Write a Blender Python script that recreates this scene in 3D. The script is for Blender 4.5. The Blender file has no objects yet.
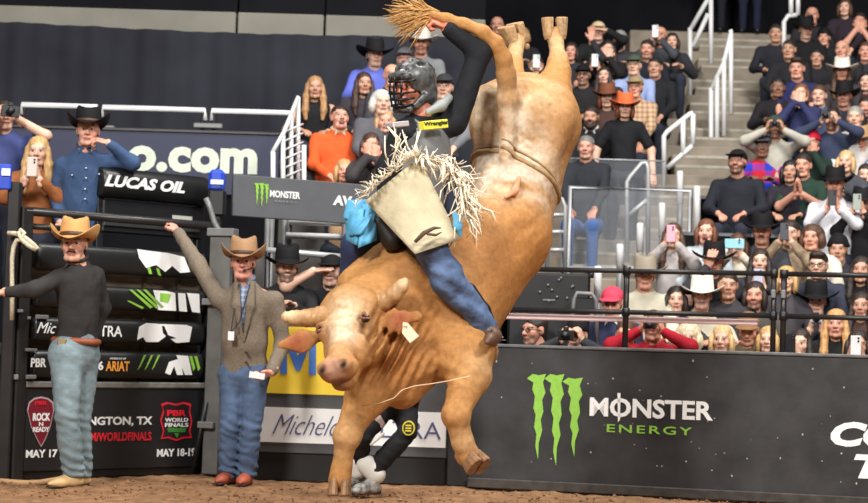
import bpy, math, random
import numpy as np
from mathutils import Matrix, Vector
from mathutils.geometry import tessellate_polygon
random.seed(7); np.random.seed(7)
scene = bpy.context.scene
COL = scene.collection

# ------------------------------------------------------------------ camera
FPX = 1800.0
CAMH = 1.05
THETA = math.atan(91.5 / FPX); ROLL = 0.03
cam_d = bpy.data.cameras.new('camera'); cam = bpy.data.objects.new('camera', cam_d); COL.objects.link(cam)
cam_d.sensor_width = 36.0; cam_d.lens = 36.0 * FPX / 868.0; cam_d.clip_end = 200
ROT = Matrix.Rotation(math.pi / 2 + THETA, 4, 'X') @ Matrix.Rotation(ROLL, 4, 'Z')
cam.matrix_world = Matrix.Translation((0, 0, CAMH)) @ ROT
cam_d.dof.use_dof = True; cam_d.dof.focus_distance = 10.6; cam_d.dof.aperture_fstop = 3.2
scene.camera = cam
R3 = np.array(ROT.to_3x3())

def ray(px, py):
    return R3 @ np.array([(px - 434) / FPX, -(py - 251.5) / FPX, -1.0])
def P(px, py, Y):
    r = ray(px, py)
    return np.array([0, 0, CAMH]) + r * (Y / r[1])

# ------------------------------------------------------------------ world, lights, exposure
w = bpy.data.worlds.new('arena_air'); scene.world = w; w.use_nodes = True
w.node_tree.nodes['Background'].inputs[0].default_value = (1.0, 0.99, 0.97, 1)
w.node_tree.nodes['Background'].inputs[1].default_value = 0.11
def area(name, loc, target, size, energy, color=(1, 1, 1)):
    l = bpy.data.lights.new(name, 'AREA'); l.shape = 'DISK'; l.size = size; l.energy = energy; l.color = color
    o = bpy.data.objects.new(name, l); COL.objects.link(o); o.location = loc
    o.rotation_euler = (Vector(target) - Vector(loc)).to_track_quat('-Z', 'Y').to_euler()
    return o
area('arena_floodlight', (-4.8, 0.5, 8.0), (-0.5, 11.5, 1.0), 2.5, 2150, (1.0, 0.97, 0.93))
area('arena_floodlight', (5.0, 1.0, 8.0), (1.0, 12.5, 1.0), 2.5, 1450, (1.0, 0.98, 0.95))
area('arena_floodlight', (4.5, 11.0, 12.0), (3.5, 18.0, 2.0), 3.0, 1700, (1.0, 0.97, 0.94))
area('arena_floodlight', (-2.5, 11.0, 11.5), (-1.5, 15.5, 1.5), 3.0, 700, (1.0, 0.97, 0.94))
vs = scene.view_settings
vs.view_transform = 'Standard'; vs.look = 'None'; vs.gamma = 1.0; vs.use_curve_mapping = False
vs.exposure = -0.3

# ------------------------------------------------------------------ materials
def lin(c):
    c = np.array(c, float) / 255.0
    return np.where(c <= 0.04045, c / 12.92, ((c + 0.055) / 1.055) ** 2.4)
_M = {}
def M(name, rgb=(128, 128, 128), rough=0.6, metal=0.0, bump=0.0, bscale=60.0, var=0.12, vscale=7.0, attr=False,
      emit=0.0, alpha=1.0, plaid=None, stretch=None, spec=0.5):
    if name in _M: return _M[name]
    m = bpy.data.materials.new(name); m.use_nodes = True
    nt = m.node_tree; N = nt.nodes; L = nt.links; b = N['Principled BSDF']
    c = lin(rgb); b.inputs['Roughness'].default_value = rough; b.inputs['Metallic'].default_value = metal
    b.inputs['Specular IOR Level'].default_value = spec
    tc = N.new('ShaderNodeTexCoord'); vec = tc.outputs['Object']
    if stretch:
        mp = N.new('ShaderNodeMapping'); mp.inputs['Scale'].default_value = stretch; L.new(vec, mp.inputs[0]); vec = mp.outputs[0]
    base = None
    if attr:
        a = N.new('ShaderNodeAttribute'); a.attribute_name = 'Col'; base = a.outputs['Color']
    elif plaid:
        def stripes(sock, freq, width):
            mu = N.new('ShaderNodeMath'); mu.operation = 'MULTIPLY'; mu.inputs[1].default_value = freq; L.new(sock, mu.inputs[0])
            fr = N.new('ShaderNodeMath'); fr.operation = 'FRACT'; L.new(mu.outputs[0], fr.inputs[0])
            lt = N.new('ShaderNodeMath'); lt.operation = 'LESS_THAN'; lt.inputs[1].default_value = width; L.new(fr.outputs[0], lt.inputs[0])
            return lt.outputs[0]
        sx = N.new('ShaderNodeSeparateXYZ'); L.new(vec, sx.inputs[0])
        ad = N.new('ShaderNodeMath'); ad.operation = 'ADD'
        L.new(stripes(sx.outputs[0], plaid[1], .4), ad.inputs[0]); L.new(stripes(sx.outputs[2], plaid[1], .4), ad.inputs[1])
        hf = N.new('ShaderNodeMath'); hf.operation = 'MULTIPLY'; hf.inputs[1].default_value = .5; L.new(ad.outputs[0], hf.inputs[0])
        mx = N.new('ShaderNodeMix'); mx.data_type = 'RGBA'; mx.inputs[6].default_value = (*c, 1); mx.inputs[7].default_value = (*lin(plaid[0]), 1)
        L.new(hf.outputs[0], mx.inputs[0]); base = mx.outputs[2]
    if var > 0:
        n = N.new('ShaderNodeTexNoise'); n.inputs['Scale'].default_value = vscale; n.inputs['Detail'].default_value = 5; L.new(vec, n.inputs['Vector'])
        mr = N.new('ShaderNodeMapRange'); mr.inputs[1].default_value = .3; mr.inputs[2].default_value = .7
        mr.inputs[3].default_value = 1 - var; mr.inputs[4].default_value = 1 + var; L.new(n.outputs[0], mr.inputs[0])
        vm = N.new('ShaderNodeVectorMath'); vm.operation = 'SCALE'; L.new(mr.outputs[0], vm.inputs['Scale'])
        if base is not None: L.new(base, vm.inputs[0])
        else: vm.inputs[0].default_value = c
        base = vm.outputs[0]
    if base is not None: L.new(base, b.inputs['Base Color'])
    else: b.inputs['Base Color'].default_value = (*c, 1)
    if bump > 0:
        n = N.new('ShaderNodeTexNoise'); n.inputs['Scale'].default_value = bscale; n.inputs['Detail'].default_value = 4; L.new(vec, n.inputs['Vector'])
        bp = N.new('ShaderNodeBump'); bp.inputs['Strength'].default_value = bump; bp.inputs['Distance'].default_value = 0.01
        L.new(n.outputs[0], bp.inputs['Height']); L.new(bp.outputs[0], b.inputs['Normal'])
    if emit > 0:
        b.inputs['Emission Color'].default_value = (*c, 1); b.inputs['Emission Strength'].default_value = emit
    if alpha < 1:
        b.inputs['Alpha'].default_value = alpha
    _M[name] = m
    return m
def cloth(rgb, **k):
    k.setdefault('bump', .35); k.setdefault('bscale', 26); k.setdefault('rough', .85); k.setdefault('var', .14); k.setdefault('spec', .25)
    return M('cloth_%d_%d_%d' % tuple(rgb) + ('p' if k.get('plaid') else ''), rgb, **k)
SKIN = M('skin_and_features', attr=True, rough=.5, var=.05, vscale=30, bump=.06, bscale=120)

# ------------------------------------------------------------------ object helpers
def link(o, parent=None):
    COL.objects.link(o)
    if parent is not None: o.parent = parent
    return o
def tag(o, label=None, cat=None, group=None, kind=None):
    if label: o['label'] = label
    if cat: o['category'] = cat
    if group: o['group'] = group
    if kind: o['kind'] = kind
    return o
def thing(name, loc, label=None, cat=None, group=None, kind=None):
    o = bpy.data.objects.new(name, None); o.empty_display_size = .1; o.location = [float(v) for v in loc]
    link(o); return tag(o, label, cat, group, kind)
def org(parent):
    t = np.zeros(3)
    while parent is not None:
        t = t + np.array(parent.location); parent = parent.parent
    return t
def mesh_obj(name, V, F, mat, parent=None, cols=None, smooth=True, label=None, world=True):
    V = np.asarray(V, float)
    if world: V = V - org(parent)
    me = bpy.data.meshes.new(name)
    me.from_pydata(V.tolist(), [], F.tolist() if isinstance(F, np.ndarray) else F)
    if cols is not None:
        ca = me.color_attributes.new('Col', 'FLOAT_COLOR', 'POINT')
        ca.data.foreach_set('color', np.concatenate([cols, np.ones((len(cols), 1))], 1).astype(np.float32).ravel())
    if smooth: me.polygons.foreach_set('use_smooth', [True] * len(me.polygons))
    me.update()
    o = bpy.data.objects.new(name, me)
    if mat is not None: me.materials.append(mat)
    link(o, parent)
    if label: o['label'] = label
    return o
def shared(name, me, mat, parent, loc=(0, 0, 0), rot=None, scale=1.0):
    """an object on shared mesh data whose colour sits on the object"""
    o = bpy.data.objects.new(name, me)
    if not me.materials: me.materials.append(None)
    o.material_slots[0].link = 'OBJECT'; o.material_slots[0].material = mat
    o.location = [float(v) for v in loc]; o.scale = (scale,) * 3 if np.isscalar(scale) else scale
    if rot is not None: o.rotation_euler = Matrix(rot.tolist()).to_euler()
    return link(o, parent)
def to_mesh(name, V, F, smooth=True):
    me = bpy.data.meshes.new(name); me.from_pydata(np.asarray(V, float).tolist(), [], F.tolist() if isinstance(F, np.ndarray) else F)
    if smooth: me.polygons.foreach_set('use_smooth', [True] * len(me.polygons))
    me.update(); return me

class MB:
    def __init__(s): s.V = []; s.F = []
    def add(s, V, F):
        o = len(s.V); s.V += [list(map(float, v)) for v in V]; s.F += [[i + o for i in f] for f in F]; return s
    def obox(s, c, ax, half, bev=0.0):
        c = np.array(c, float); ax = [np.array(a, float) for a in ax]
        if bev <= 0:
            V = [c + ax[0] * half[0] * i + ax[1] * half[1] * j + ax[2] * half[2] * k for k in (-1, 1) for j in (-1, 1) for i in (-1, 1)]
            return s.add(V, [[0, 2, 3, 1], [4, 5, 7, 6], [0, 1, 5, 4], [2, 6, 7, 3], [0, 4, 6, 2], [1, 3, 7, 5]])
        V = []; F = []
        h = [max(x - bev, 1e-4) for x in half]
        idx = {}
        for k in (-1, 1):
            for j in (-1, 1):
                for i in (-1, 1):
                    for a in range(3):
                        e = [h[0] * i, h[1] * j, h[2] * k]; e[a] = half[a] * (i, j, k)[a]
                        idx[(i, j, k, a)] = len(V); V.append(c + sum(ax[q] * e[q] for q in range(3)))
        def q(*l): F.append([idx[x] for x in l])
        for sg in (-1, 1):
            for a in range(3):
                b_, c_ = (a + 1) % 3, (a + 2) % 3
                def cor(sb, sc):
                    t = [0, 0, 0]; t[a] = sg; t[b_] = sb; t[c_] = sc; return tuple(t) + (a,)
                l = [cor(-1, -1), cor(1, -1), cor(1, 1), cor(-1, 1)]
                q(*(l if sg > 0 else l[::-1]))
        for a in range(3):
            b_, c_ = (a + 1) % 3, (a + 2) % 3
            for sb in (-1, 1):
                for sc in (-1, 1):
                    def cor(sa, f):
                        t = [0, 0, 0]; t[a] = sa; t[b_] = sb; t[c_] = sc; return tuple(t) + (f,)
                    l = [cor(-1, b_), cor(1, b_), cor(1, c_), cor(-1, c_)]
                    q(*(l if sb * sc > 0 else l[::-1]))
        for k in (-1, 1):
            for j in (-1, 1):
                for i in (-1, 1):
                    l = [(i, j, k, 0), (i, j, k, 1), (i, j, k, 2)]
                    q(*(l if i * j * k > 0 else l[::-1]))
        return s.add(V, F)
    def box(s, lo, hi, bev=0.0):
        lo = np.array(lo, float); hi = np.array(hi, float)
        return s.obox((lo + hi) / 2, np.eye(3), (hi - lo) / 2, bev)
    def tube(s, pts, r, n=8, caps=True, flat=None):
        pts = [np.array(p, float) for p in pts]; m = len(pts)
        rr = r if hasattr(r, '__len__') else [r] * m
        t0 = pts[1] - pts[0]; up = np.array([0, 0, 1.0]) if abs(t0[2]) < .9 * np.linalg.norm(t0) else np.array([1.0, 0, 0])
        V = []
        for i in range(m):
            t = pts[min(i + 1, m - 1)] - pts[max(i - 1, 0)]; t = t / (np.linalg.norm(t) + 1e-9)
            a = np.cross(t, up); a /= np.linalg.norm(a) + 1e-9; b = np.cross(a, t); up = b
            for k in range(n):
                g = 2 * math.pi * k / n
                V.append(pts[i] + (a * math.cos(g) + b * math.sin(g) * (flat or 1.0)) * rr[i])
        F = [[i * n + k, i * n + (k + 1) % n, (i + 1) * n + (k + 1) % n, (i + 1) * n + k] for i in range(m - 1) for k in range(n)]
        if caps: F += [list(range(n))[::-1], [(m - 1) * n + k for k in range(n)]]
        F = [f[::-1] for f in F]
        return s.add(V, F)
    def prism(s, pts, n, th):
        """flat polygon (3-D points), thickened by th along n (front face at +n)"""
        pts = [np.array(p, float) for p in pts]; n = np.array(n, float); k = len(pts)
        tr = tessellate_polygon([[Vector(p) for p in pts]])
        V = [p + n * th for p in pts] + pts; F = []
        for t in tr:
            a, b, c = [pts[i] for i in t]
            t = list(t) if np.dot(np.cross(b - a, c - a), n) > 0 else list(t)[::-1]
            F.append(t); F.append([i + k for i in t[::-1]])
        ar = sum(np.dot(np.cross(pts[i], pts[(i + 1) % k]), n) for i in range(k))
        for i in range(k):
            j = (i + 1) % k
            F.append([i, i + k, j + k, j] if ar > 0 else [j, j + k, i + k, i])
        return s.add(V, F)
    def lathe(s, prof, n=24, c=(0, 0, 0)):
        V = [np.array(c) + [r * math.cos(2 * math.pi * k / n), r * math.sin(2 * math.pi * k / n), z] for r, z in prof for k in range(n)]
        F = [[i * n + k, i * n + (k + 1) % n, (i + 1) * n + (k + 1) % n, (i + 1) * n + k] for i in range(len(prof) - 1) for k in range(n)]
        return s.add(V, F)
    def build(s, name, mat, parent=None, smooth=False, label=None):
        return mesh_obj(name, s.V, s.F, mat, parent, smooth=smooth, label=label)

# ------------------------------------------------------------------ signed-distance modelling
def nrm(v):
    v = np.array(v, float); return v / (np.linalg.norm(v) + 1e-12)
def E(c, r, R=None):
    r = np.array(r if hasattr(r, '__len__') else (r, r, r), float)
    return ('E', np.array(c, float), r, R)
def C(a, b, ra, rb=None, flat=None):
    return ('C', np.array(a, float), np.array(b, float), float(ra), float(ra if rb is None else rb), flat)
def T(c, axis, RR, r):
    return ('T', np.array(c, float), nrm(axis), float(RR), float(r))
def K(k, *p):
    """a primitive with its own blend radius; K(k, '-', p) cuts"""
    return ('K', k, p[-1] if len(p) == 1 else ('-', p[1]))
def chain(pts, rs, flat=None):
    return [C(pts[i], pts[i + 1], rs[i], rs[i + 1], flat) for i in range(len(pts) - 1)]
def pbox(p):
    if p[0] == '-': return pbox(p[1])
    if p[0] == 'E':
        m = p[2] if p[3] is None else np.sqrt(((p[3] * p[2]) ** 2).sum(1))
        return p[1] - m, p[1] + m
    if p[0] == 'C':
        s = max(p[5][1], 1.0) if p[5] else 1.0
        return np.minimum(p[1] - p[3] * s, p[2] - p[4] * s), np.maximum(p[1] + p[3] * s, p[2] + p[4] * s)
    return p[1] - p[3] - p[4], p[1] + p[3] + p[4]
def pdist(p, X):
    if p[0] == 'E':
        q = X - p[1]
        if p[3] is not None: q = q @ p[3]
        a = np.sqrt(((q / p[2]) ** 2).sum(-1)); b = np.sqrt(((q / p[2] ** 2) ** 2).sum(-1))
        return a * (a - 1) / np.maximum(b, 1e-6)
    if p[0] == 'C':
        ba = p[2] - p[1]; q = X - p[1]
        t = np.clip((q @ ba) / max(ba @ ba, 1e-9), 0, 1)
        q = q - t[..., None] * ba
        if p[5]:
            n, s = p[5]; n = nrm(n); q = q + (q @ n)[..., None] * n * (1 / s - 1)
        return np.sqrt((q ** 2).sum(-1)) - (p[3] + t * (p[4] - p[3]))
    q = X - p[1]; hgt = q @ p[2]; rad = np.sqrt(np.maximum((q ** 2).sum(-1) - hgt ** 2, 0))
    return np.sqrt((rad - p[3]) ** 2 + hgt ** 2) - p[4]
_CO = np.array([(i, j, k) for i in (0, 1) for j in (0, 1) for k in (0, 1)])
_ED = [(a, b) for a in range(8) for b in range(a + 1, 8) if np.abs(_CO[a] - _CO[b]).sum() == 1]
def sdf_mesh(prims, h, k=.03, disp=None):
    ks = [p[1] if p[0] == 'K' else (k if p[0] != '-' else min(k, .012)) for p in prims]
    prims = [p[2] if p[0] == 'K' else p for p in prims]
    bb = [pbox(p) for p in prims if p[0] != '-']
    lo = np.min([b[0] for b in bb], 0) - 3 * h - k * .5; hi = np.max([b[1] for b in bb], 0) + 3 * h + k * .5
    n = np.ceil((hi - lo) / h).astype(int) + 1
    D = np.full(n, 1.0)
    ax = [lo[i] + h * np.arange(n[i]) for i in range(3)]
    for p, kk in zip(prims, ks):
        l, u = pbox(p)
        i0 = np.maximum(np.floor((l - kk - 2 * h - lo) / h).astype(int), 0); i1 = np.minimum(np.ceil((u + kk + 2 * h - lo) / h).astype(int) + 1, n)
        if (i1 <= i0).any(): continue
        X = np.stack(np.meshgrid(*[ax[i][i0[i]:i1[i]] for i in range(3)], indexing='ij'), -1)
        sl = tuple(slice(i0[i], i1[i]) for i in range(3)); A = D[sl]
        if p[0] == '-':
            d = -pdist(p[1], X); hh = np.maximum(kk - np.abs(A - d), 0) / kk; D[sl] = np.maximum(A, d) + hh * hh * kk / 4
        else:
            d = pdist(p, X); hh = np.maximum(kk - np.abs(A - d), 0) / kk; D[sl] = np.minimum(A, d) - hh * hh * kk / 4
    if disp is not None:
        m = np.abs(D) < 4 * h + .02
        ii = np.argwhere(m); D[m] += disp(lo + ii * h)
    S = D < 0
    c = sum(S[a:n[0] - 1 + a, b:n[1] - 1 + b, d:n[2] - 1 + d].astype(np.int8) for a, b, d in _CO)
    act = (c > 0) & (c < 8); idx = np.argwhere(act)
    vals = np.stack([D[idx[:, 0] + a, idx[:, 1] + b, idx[:, 2] + d] for a, b, d in _CO], 1)
    acc = np.zeros((len(idx), 3)); cnt = np.zeros(len(idx))
    for a, b in _ED:
        va, vb = vals[:, a], vals[:, b]; m = (va < 0) != (vb < 0)
        t = np.where(m, va / np.where(m, va - vb, 1), 0)
        acc += np.where(m[:, None], _CO[a] + t[:, None] * (_CO[b] - _CO[a]), 0); cnt += m
    V = lo + h * (idx + acc / cnt[:, None])
    G = np.full(n - 1, -1); G[act] = np.arange(len(idx)); Q = []
    for a in range(3):
        b, d = (a + 1) % 3, (a + 2) % 3
        s0 = [slice(None)] * 3; s1 = [slice(None)] * 3
        s0[a] = slice(0, n[a] - 1); s1[a] = slice(1, n[a])
        df = S[tuple(s0)] != S[tuple(s1)]
        e = np.argwhere(df); e = e[(e[:, b] > 0) & (e[:, d] > 0) & (e[:, b] < n[b] - 1) & (e[:, d] < n[d] - 1)]
        ins = S[e[:, 0], e[:, 1], e[:, 2]]
        def cell(ob, od):
            f = e.copy(); f[:, b] += ob; f[:, d] += od
            return G[f[:, 0], f[:, 1], f[:, 2]]
        q = np.stack([cell(-1, -1), cell(0, -1), cell(0, 0), cell(-1, 0)], 1)
        q[~ins] = q[~ins][:, ::-1]; Q.append(q)
    Q = np.concatenate(Q); Q = Q[(Q >= 0).all(1)]
    return V, Q
def relax(V, Q, it=2, f=.5):
    for _ in range(it):
        A = np.zeros_like(V); n = np.zeros(len(V))
        for i in range(4):
            for j in (1, 3):
                np.add.at(A, Q[:, i], V[Q[:, (i + j) % 4]]); np.add.at(n, Q[:, i], 1)
        V = V + f * (A / np.maximum(n, 1)[:, None] - V)
    return V
def fbm(X, s, seed=0):
    """cheap smooth pseudo-noise, about -1..1"""
    r = np.random.RandomState(seed); o = np.zeros(len(X))
    for i in range(6):
        d = r.normal(size=3); d /= np.linalg.norm(d); f = s * (1 + .55 * i)
        o += np.sin(X @ d * f + r.uniform(0, 6.28) + 1.3 * np.sin(X @ np.roll(d, 1) * f * .7 + r.uniform(0, 6))) / (1 + .5 * i)
    return o / 2.6

# ------------------------------------------------------------------ lettering on planes
class Frame:
    """upright plane: o a point on it, u to the right, v up, n towards the arena"""
    def __init__(s, a, b):
        s.o = np.array(a, float); d = np.array(b, float) - s.o; d[2] = 0
        s.len = np.linalg.norm(d); s.u = d / s.len; s.v = np.array([0, 0, 1.0]); s.n = np.cross(s.u, s.v)
    def at(s, u, v, d=0.0): return s.o + s.u * u + s.v * v + s.n * d
    def uv(s, px, py, d=0.0):
        r = ray(px, py); c = np.array([0, 0, CAMH]); o = s.o + s.n * d
        p = c + r * (np.dot(o - c, s.n) / np.dot(r, s.n)) - s.o
        return np.dot(p, s.u), np.dot(p, s.v)
    def box(s, mb, u0, u1, v0, v1, d0, d1, bev=0.0):
        return mb.obox(s.at((u0 + u1) / 2, (v0 + v1) / 2, (d0 + d1) / 2), [s.u, s.v, s.n], [(u1 - u0) / 2, (v1 - v0) / 2, (d1 - d0) / 2], bev)
_TX = {}
def text_geo(txt, bold=0.0, shear=0.0, space=1.0):
    key = (txt, bold, shear, space)
    if key not in _TX:
        cu = bpy.data.curves.new('t', 'FONT'); cu.body = txt; cu.offset = bold; cu.shear = shear; cu.space_character = space
        cu.extrude = .02; cu.resolution_u = 3
        o = bpy.data.objects.new('t', cu); COL.objects.link(o)
        dg = bpy.context.evaluated_depsgraph_get(); me = bpy.data.meshes.new_from_object(o.evaluated_get(dg))
        V = np.array([v.co[:] for v in me.vertices]); F = [list(p.vertices) for p in me.polygons]
        bpy.data.objects.remove(o); bpy.data.curves.remove(cu); bpy.data.meshes.remove(me)
        V[:, :2] -= V[:, :2].min(0); V[:, :2] /= V[:, :2].max(0); V[:, 2] = (V[:, 2] - V[:, 2].min()) / np.ptp(V[:, 2])
        _TX[key] = (V, F)
    return _TX[key]
def lettering(fr, txt, px0, py0, px1, py1, mat, parent, d=.003, th=.003, bold=.02, shear=0.0, space=1.0, name='lettering', label=None):
    """text whose box spans, on the plane, from pixel (px0,py0) top left to (px1,py1) bottom right"""
    u0, v1 = fr.uv(px0, py0, d); u1, v0 = fr.uv(px1, py1, d)
    ux, vx = fr.uv(px0, (py0 + py1) / 2 + (py1 - py0) / 2, d)
    hgt = v1 - vx
    V, F = text_geo(txt, bold, shear, space)
    W = np.array([fr.at(u0 + a * (u1 - u0), vx + b * hgt, d + c * th) for a, b, c in V])
    return mesh_obj(name, W, F, mat, parent, smooth=False, label=label)
def patch(fr, pix, mat, parent, name='graphic', d=.003, th=.003, label=None):
    mb = MB(); mb.prism([fr.at(*fr.uv(x, y, d), d) for x, y in pix], fr.n, th)
    return mb.build(name, mat, parent, label=label)

# ================================================================== THE SETTING
BLACK = M('black_paint', (22, 22, 24), rough=.45, var=.25, vscale=5, bump=.05)
DARK = M('charcoal_board', (44, 44, 46), rough=.5, var=.5, vscale=4.0, bump=.08, bscale=20)
STEEL = M('dark_steel_pipe', (52, 50, 50), rough=.35, metal=.5, var=.15)
GREYP = M('grey_painted_steel', (120, 120, 120), rough=.45, metal=.2, var=.15)
WHITEP = M('white_painted_steel', (222, 222, 222), rough=.4, var=.05)
WHITE = M('white_vinyl', (236, 236, 234), rough=.5, var=.03)
LIME = M('lime_green_vinyl', (138, 192, 70), rough=.5, var=.08, vscale=30)
CONC = M('concrete', (140, 130, 116), rough=.9, var=.22, vscale=3.5, bump=.25, bscale=40)
VOID = M('blackout_cloth', (20, 20, 24), rough=.95, var=.2, vscale=1.5, spec=.1)
VINYL = M('black_vinyl_pad', (26, 27, 28), rough=.38, var=.15, vscale=9, bump=.08, bscale=18)

# ground: raked arena dirt, real relief
xs = np.arange(-6.2, 6.2, .045); ys = np.concatenate([np.arange(2, 10.5, .25), np.arange(10.5, 13.9, .035)])
gx, gy = np.meshgrid(xs, ys, indexing='ij'); XY = np.stack([gx.ravel(), gy.ravel(), np.zeros(gx.size)], 1)
zz = .012 * fbm(XY, 7, 1) + .010 * fbm(XY, 23, 2) + .006 * fbm(XY, 61, 3) + np.random.normal(0, .0022, len(XY)) - .012
XY[:, 2] = zz; ny = len(ys); I = np.arange(gx.size).reshape(gx.shape)
Fq = np.stack([I[:-1, :-1], I[1:, :-1], I[1:, 1:], I[:-1, 1:]], -1).reshape(-1, 4)
DIRT = M('arena_dirt', (138, 104, 76), rough=.95, var=.35, vscale=9, bump=.6, bscale=90, spec=.1)
tag(mesh_obj('floor', XY, Fq, DIRT), kind='structure')
mb = MB(); r_ = np.random.RandomState(3)
for i in range(900):
    c = np.array([r_.uniform(-4, 4), r_.uniform(11.6, 13.2), -.004]); c[1] = min(c[1], 13.2 - .267 * max(c[0] - .3, 0), 13.2 - .5 * max(-1.9 - c[0], 0)) - r_.uniform(0, .1); s = r_.uniform(.004, .016) * (1.6 if r_.rand() < .08 else 1)
    oc = [[1, 0, 0], [-1, 0, 0], [0, 1, 0], [0, -1, 0], [0, 0, 1], [0, 0, -1]]
    mb.add([c + s * np.array(v) * r_.uniform(.6, 1.2) for v in oc], [[0, 2, 4], [2, 1, 4], [1, 3, 4], [3, 0, 4], [2, 0, 5], [1, 2, 5], [3, 1, 5], [0, 3, 5]])
tag(mb.build('dirt_clods', DIRT, smooth=False), 'loose clods of brown dirt scattered over the arena floor', 'dirt', kind='stuff')
mb = MB(); mb.box((-9, 1, -.3), (9, 14, -.06)); mb.box((-9, 13.85, -.3), (12, 27, 0))
tag(mb.build('floor_base', M('base_concrete', (70, 66, 62), rough=.9)), kind='structure')

# far walls
mb = MB(); mb.box((-12, 26.4, 0), (14, 26.6, 9)); tag(mb.build('wall_back', VOID), kind='structure')
xs = np.linspace(-7.5, .6, 260); V = []; F = []
for j, z in enumerate((0.0, 4.30)):
    V += [(x, 18.95 + .025 * math.sin(x * 9) + .018 * math.sin(x * 23 + 1), z + .03 * math.sin(x * .8)) for x in xs]
n_ = len(xs); F = [[i, i + 1, n_ + i + 1, n_ + i] for i in range(n_ - 1)]
V2 = [(x, y + .03, z) for x, y, z in V]; F2 = [[2 * n_ + i for i in f[::-1]] for f in F] + [[n_ + i, n_ + i + 1, 3 * n_ + i + 1, 3 * n_ + i] for i in range(n_ - 1)]
dr = tag(mesh_obj('wall_drape', V + V2, F + F2, M('charcoal_drape', (40, 41, 48), rough=.9, var=.25, vscale=1.2, spec=.15)), kind='structure')
# pale concrete fascia above the drape, in three slabs with joints
fa = thing('trim_1', (-3, 19.05, 4.3), kind='structure')
FF = Frame((-7.5, 19.1, 0), (.9, 19.1, 0))
FAS = M('pale_fascia', (122, 119, 110), rough=.85, var=.12, vscale=2, bump=.1)
edges = [-60, 236, 324, 486]
for k in range(3):
    u0 = FF.uv(edges[k], 40)[0] + .012; u1 = FF.uv(edges[k + 1], 40)[0] - .012
    mb = MB(); FF.box(mb, u0, u1, 4.20, 4.52, -.25, 0, .01); mb.build('fascia_slab', FAS, fa)
    mb = MB(); FF.box(mb, u0, u1, 4.52, 6.5, -.3, -.12); mb.build('dark_wall_panel', VOID, fa)
for px in (134, 176, 219):                       # hangers below the fascia
    u, v = FF.uv(px, 55); mb = MB(); FF.box(mb, u - .03, u + .03, v - .08, v + .14, 0.0, .04, .006); mb.build('drape_clip', BLACK, fa)

# the tiers on the right
def FLOOR(i): return .43 * i
def ROWY(i): return 14.2 + .9 * i
te = thing('stand_terrace', (3, 14, 0), kind='structure')
tag(te, 'pale concrete terrace of the arena stand')
for i in range(1, 14):
    xl = {1: 1.2, 2: 1.2, 3: 1.25, 4: 1.3}.get(i, .55)
    if i >= 10: xl = 2.7
    mb = MB(); mb.box((xl, ROWY(i) - .45, FLOOR(i) - .43), (9.5, 26.3 if i == 13 else ROWY(i) + .45, FLOOR(i)), .012)
    mb.build('tread', CONC, te)
NOSE = M('worn_step_edge', (170, 164, 150), rough=.85, var=.2, vscale=10)
for i in range(4, 13):                           # two extra steps per row in the aisle
    a = {4: (1.35, 2.5), 5: (1.4, 2.75), 6: (2.3, 3.05), 7: (2.7, 3.45), 8: (2.95, 3.8), 9: (3.15, 4.15), 10: (3.3, 4.35), 11: (3.5, 4.6), 12: (3.6, 4.8)}[i]
    for q in (1, 2):
        z = FLOOR(i) + .1433 * q; y0 = ROWY(i) + .45 - .3 * (3 - q)
        mb = MB(); mb.box((a[0], y0, FLOOR(i)), (a[1], ROWY(i) + .45, z - .001), .01); s_ = mb.build('step', CONC, te)
        mb = MB(); mb.box((a[0] + .01, y0 - .004, z - .03), (a[1] - .01, y0 + .05, z + .002)); mb.build('step_edge', NOSE, s_)
# tiers at left of centre, behind the sponsor board
LROW = [(15.9, 1.28), (16.7, 1.86), (17.5, 2.36), (18.2, 2.82)]
tl = thing('stand_terrace', (-.6, 15.5, 0), kind='structure')
tag(tl, 'grey terrace tiers of the stand left of the rider')
for i, (y, z) in enumerate(LROW):
    mb = MB(); mb.box((-1.62, y - .42, 0 if i == 0 else LROW[i - 1][1] - .02), (.5, y + (.38 if i < 3 else .62), z), .012)
    mb.build('tread', M('dim_concrete', (92, 88, 84), rough=.9, var=.2), tl)

# ================================================================== RIGHT BARRIER AND FENCE
FW = Frame((.30, 13.33, 0), (4.6, 12.18, 0))
bar = thing('arena_barrier', FW.at(0, 0), 'dark grey arena barrier wall with energy drink logo and pipe railing on top', 'barrier')
us = FW.uv(767, 350)[0]
for a, b in ((0, FW.len),):
    mb = MB(); FW.box(mb, a, b, .012, 1.035, -.07, 0, .006); mb.build('panel', DARK, bar)
    mb = MB(); FW.box(mb, a, b, 1.035, 1.058, -.085, .012, .005); mb.build('cap_strip', M('scuffed_cap', (96, 96, 96), rough=.5, var=.3, vscale=14), bar)
mb = MB(); FW.box(mb, 0, FW.len, 0, .07, 0, .03, .006); mb.build('kick_strip', M('dusty_kick', (60, 55, 50), rough=.8, var=.4, vscale=12), bar)
def wrail(v, px0, px1, r, mat, name, d=-.04):
    u0 = FW.uv(px0, 300)[0]; u1 = FW.uv(px1, 300)[0]
    mb = MB(); mb.tube([FW.at(u0, v, d), FW.at(u1, v, d)], r, 10); return mb.build(name, mat, bar, smooth=True)
for v in (1.615, 1.315):
    wrail(v, 470, 772, .019, STEEL, 'rail'); wrail(v, 783, 960, .019, STEEL, 'rail')
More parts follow.
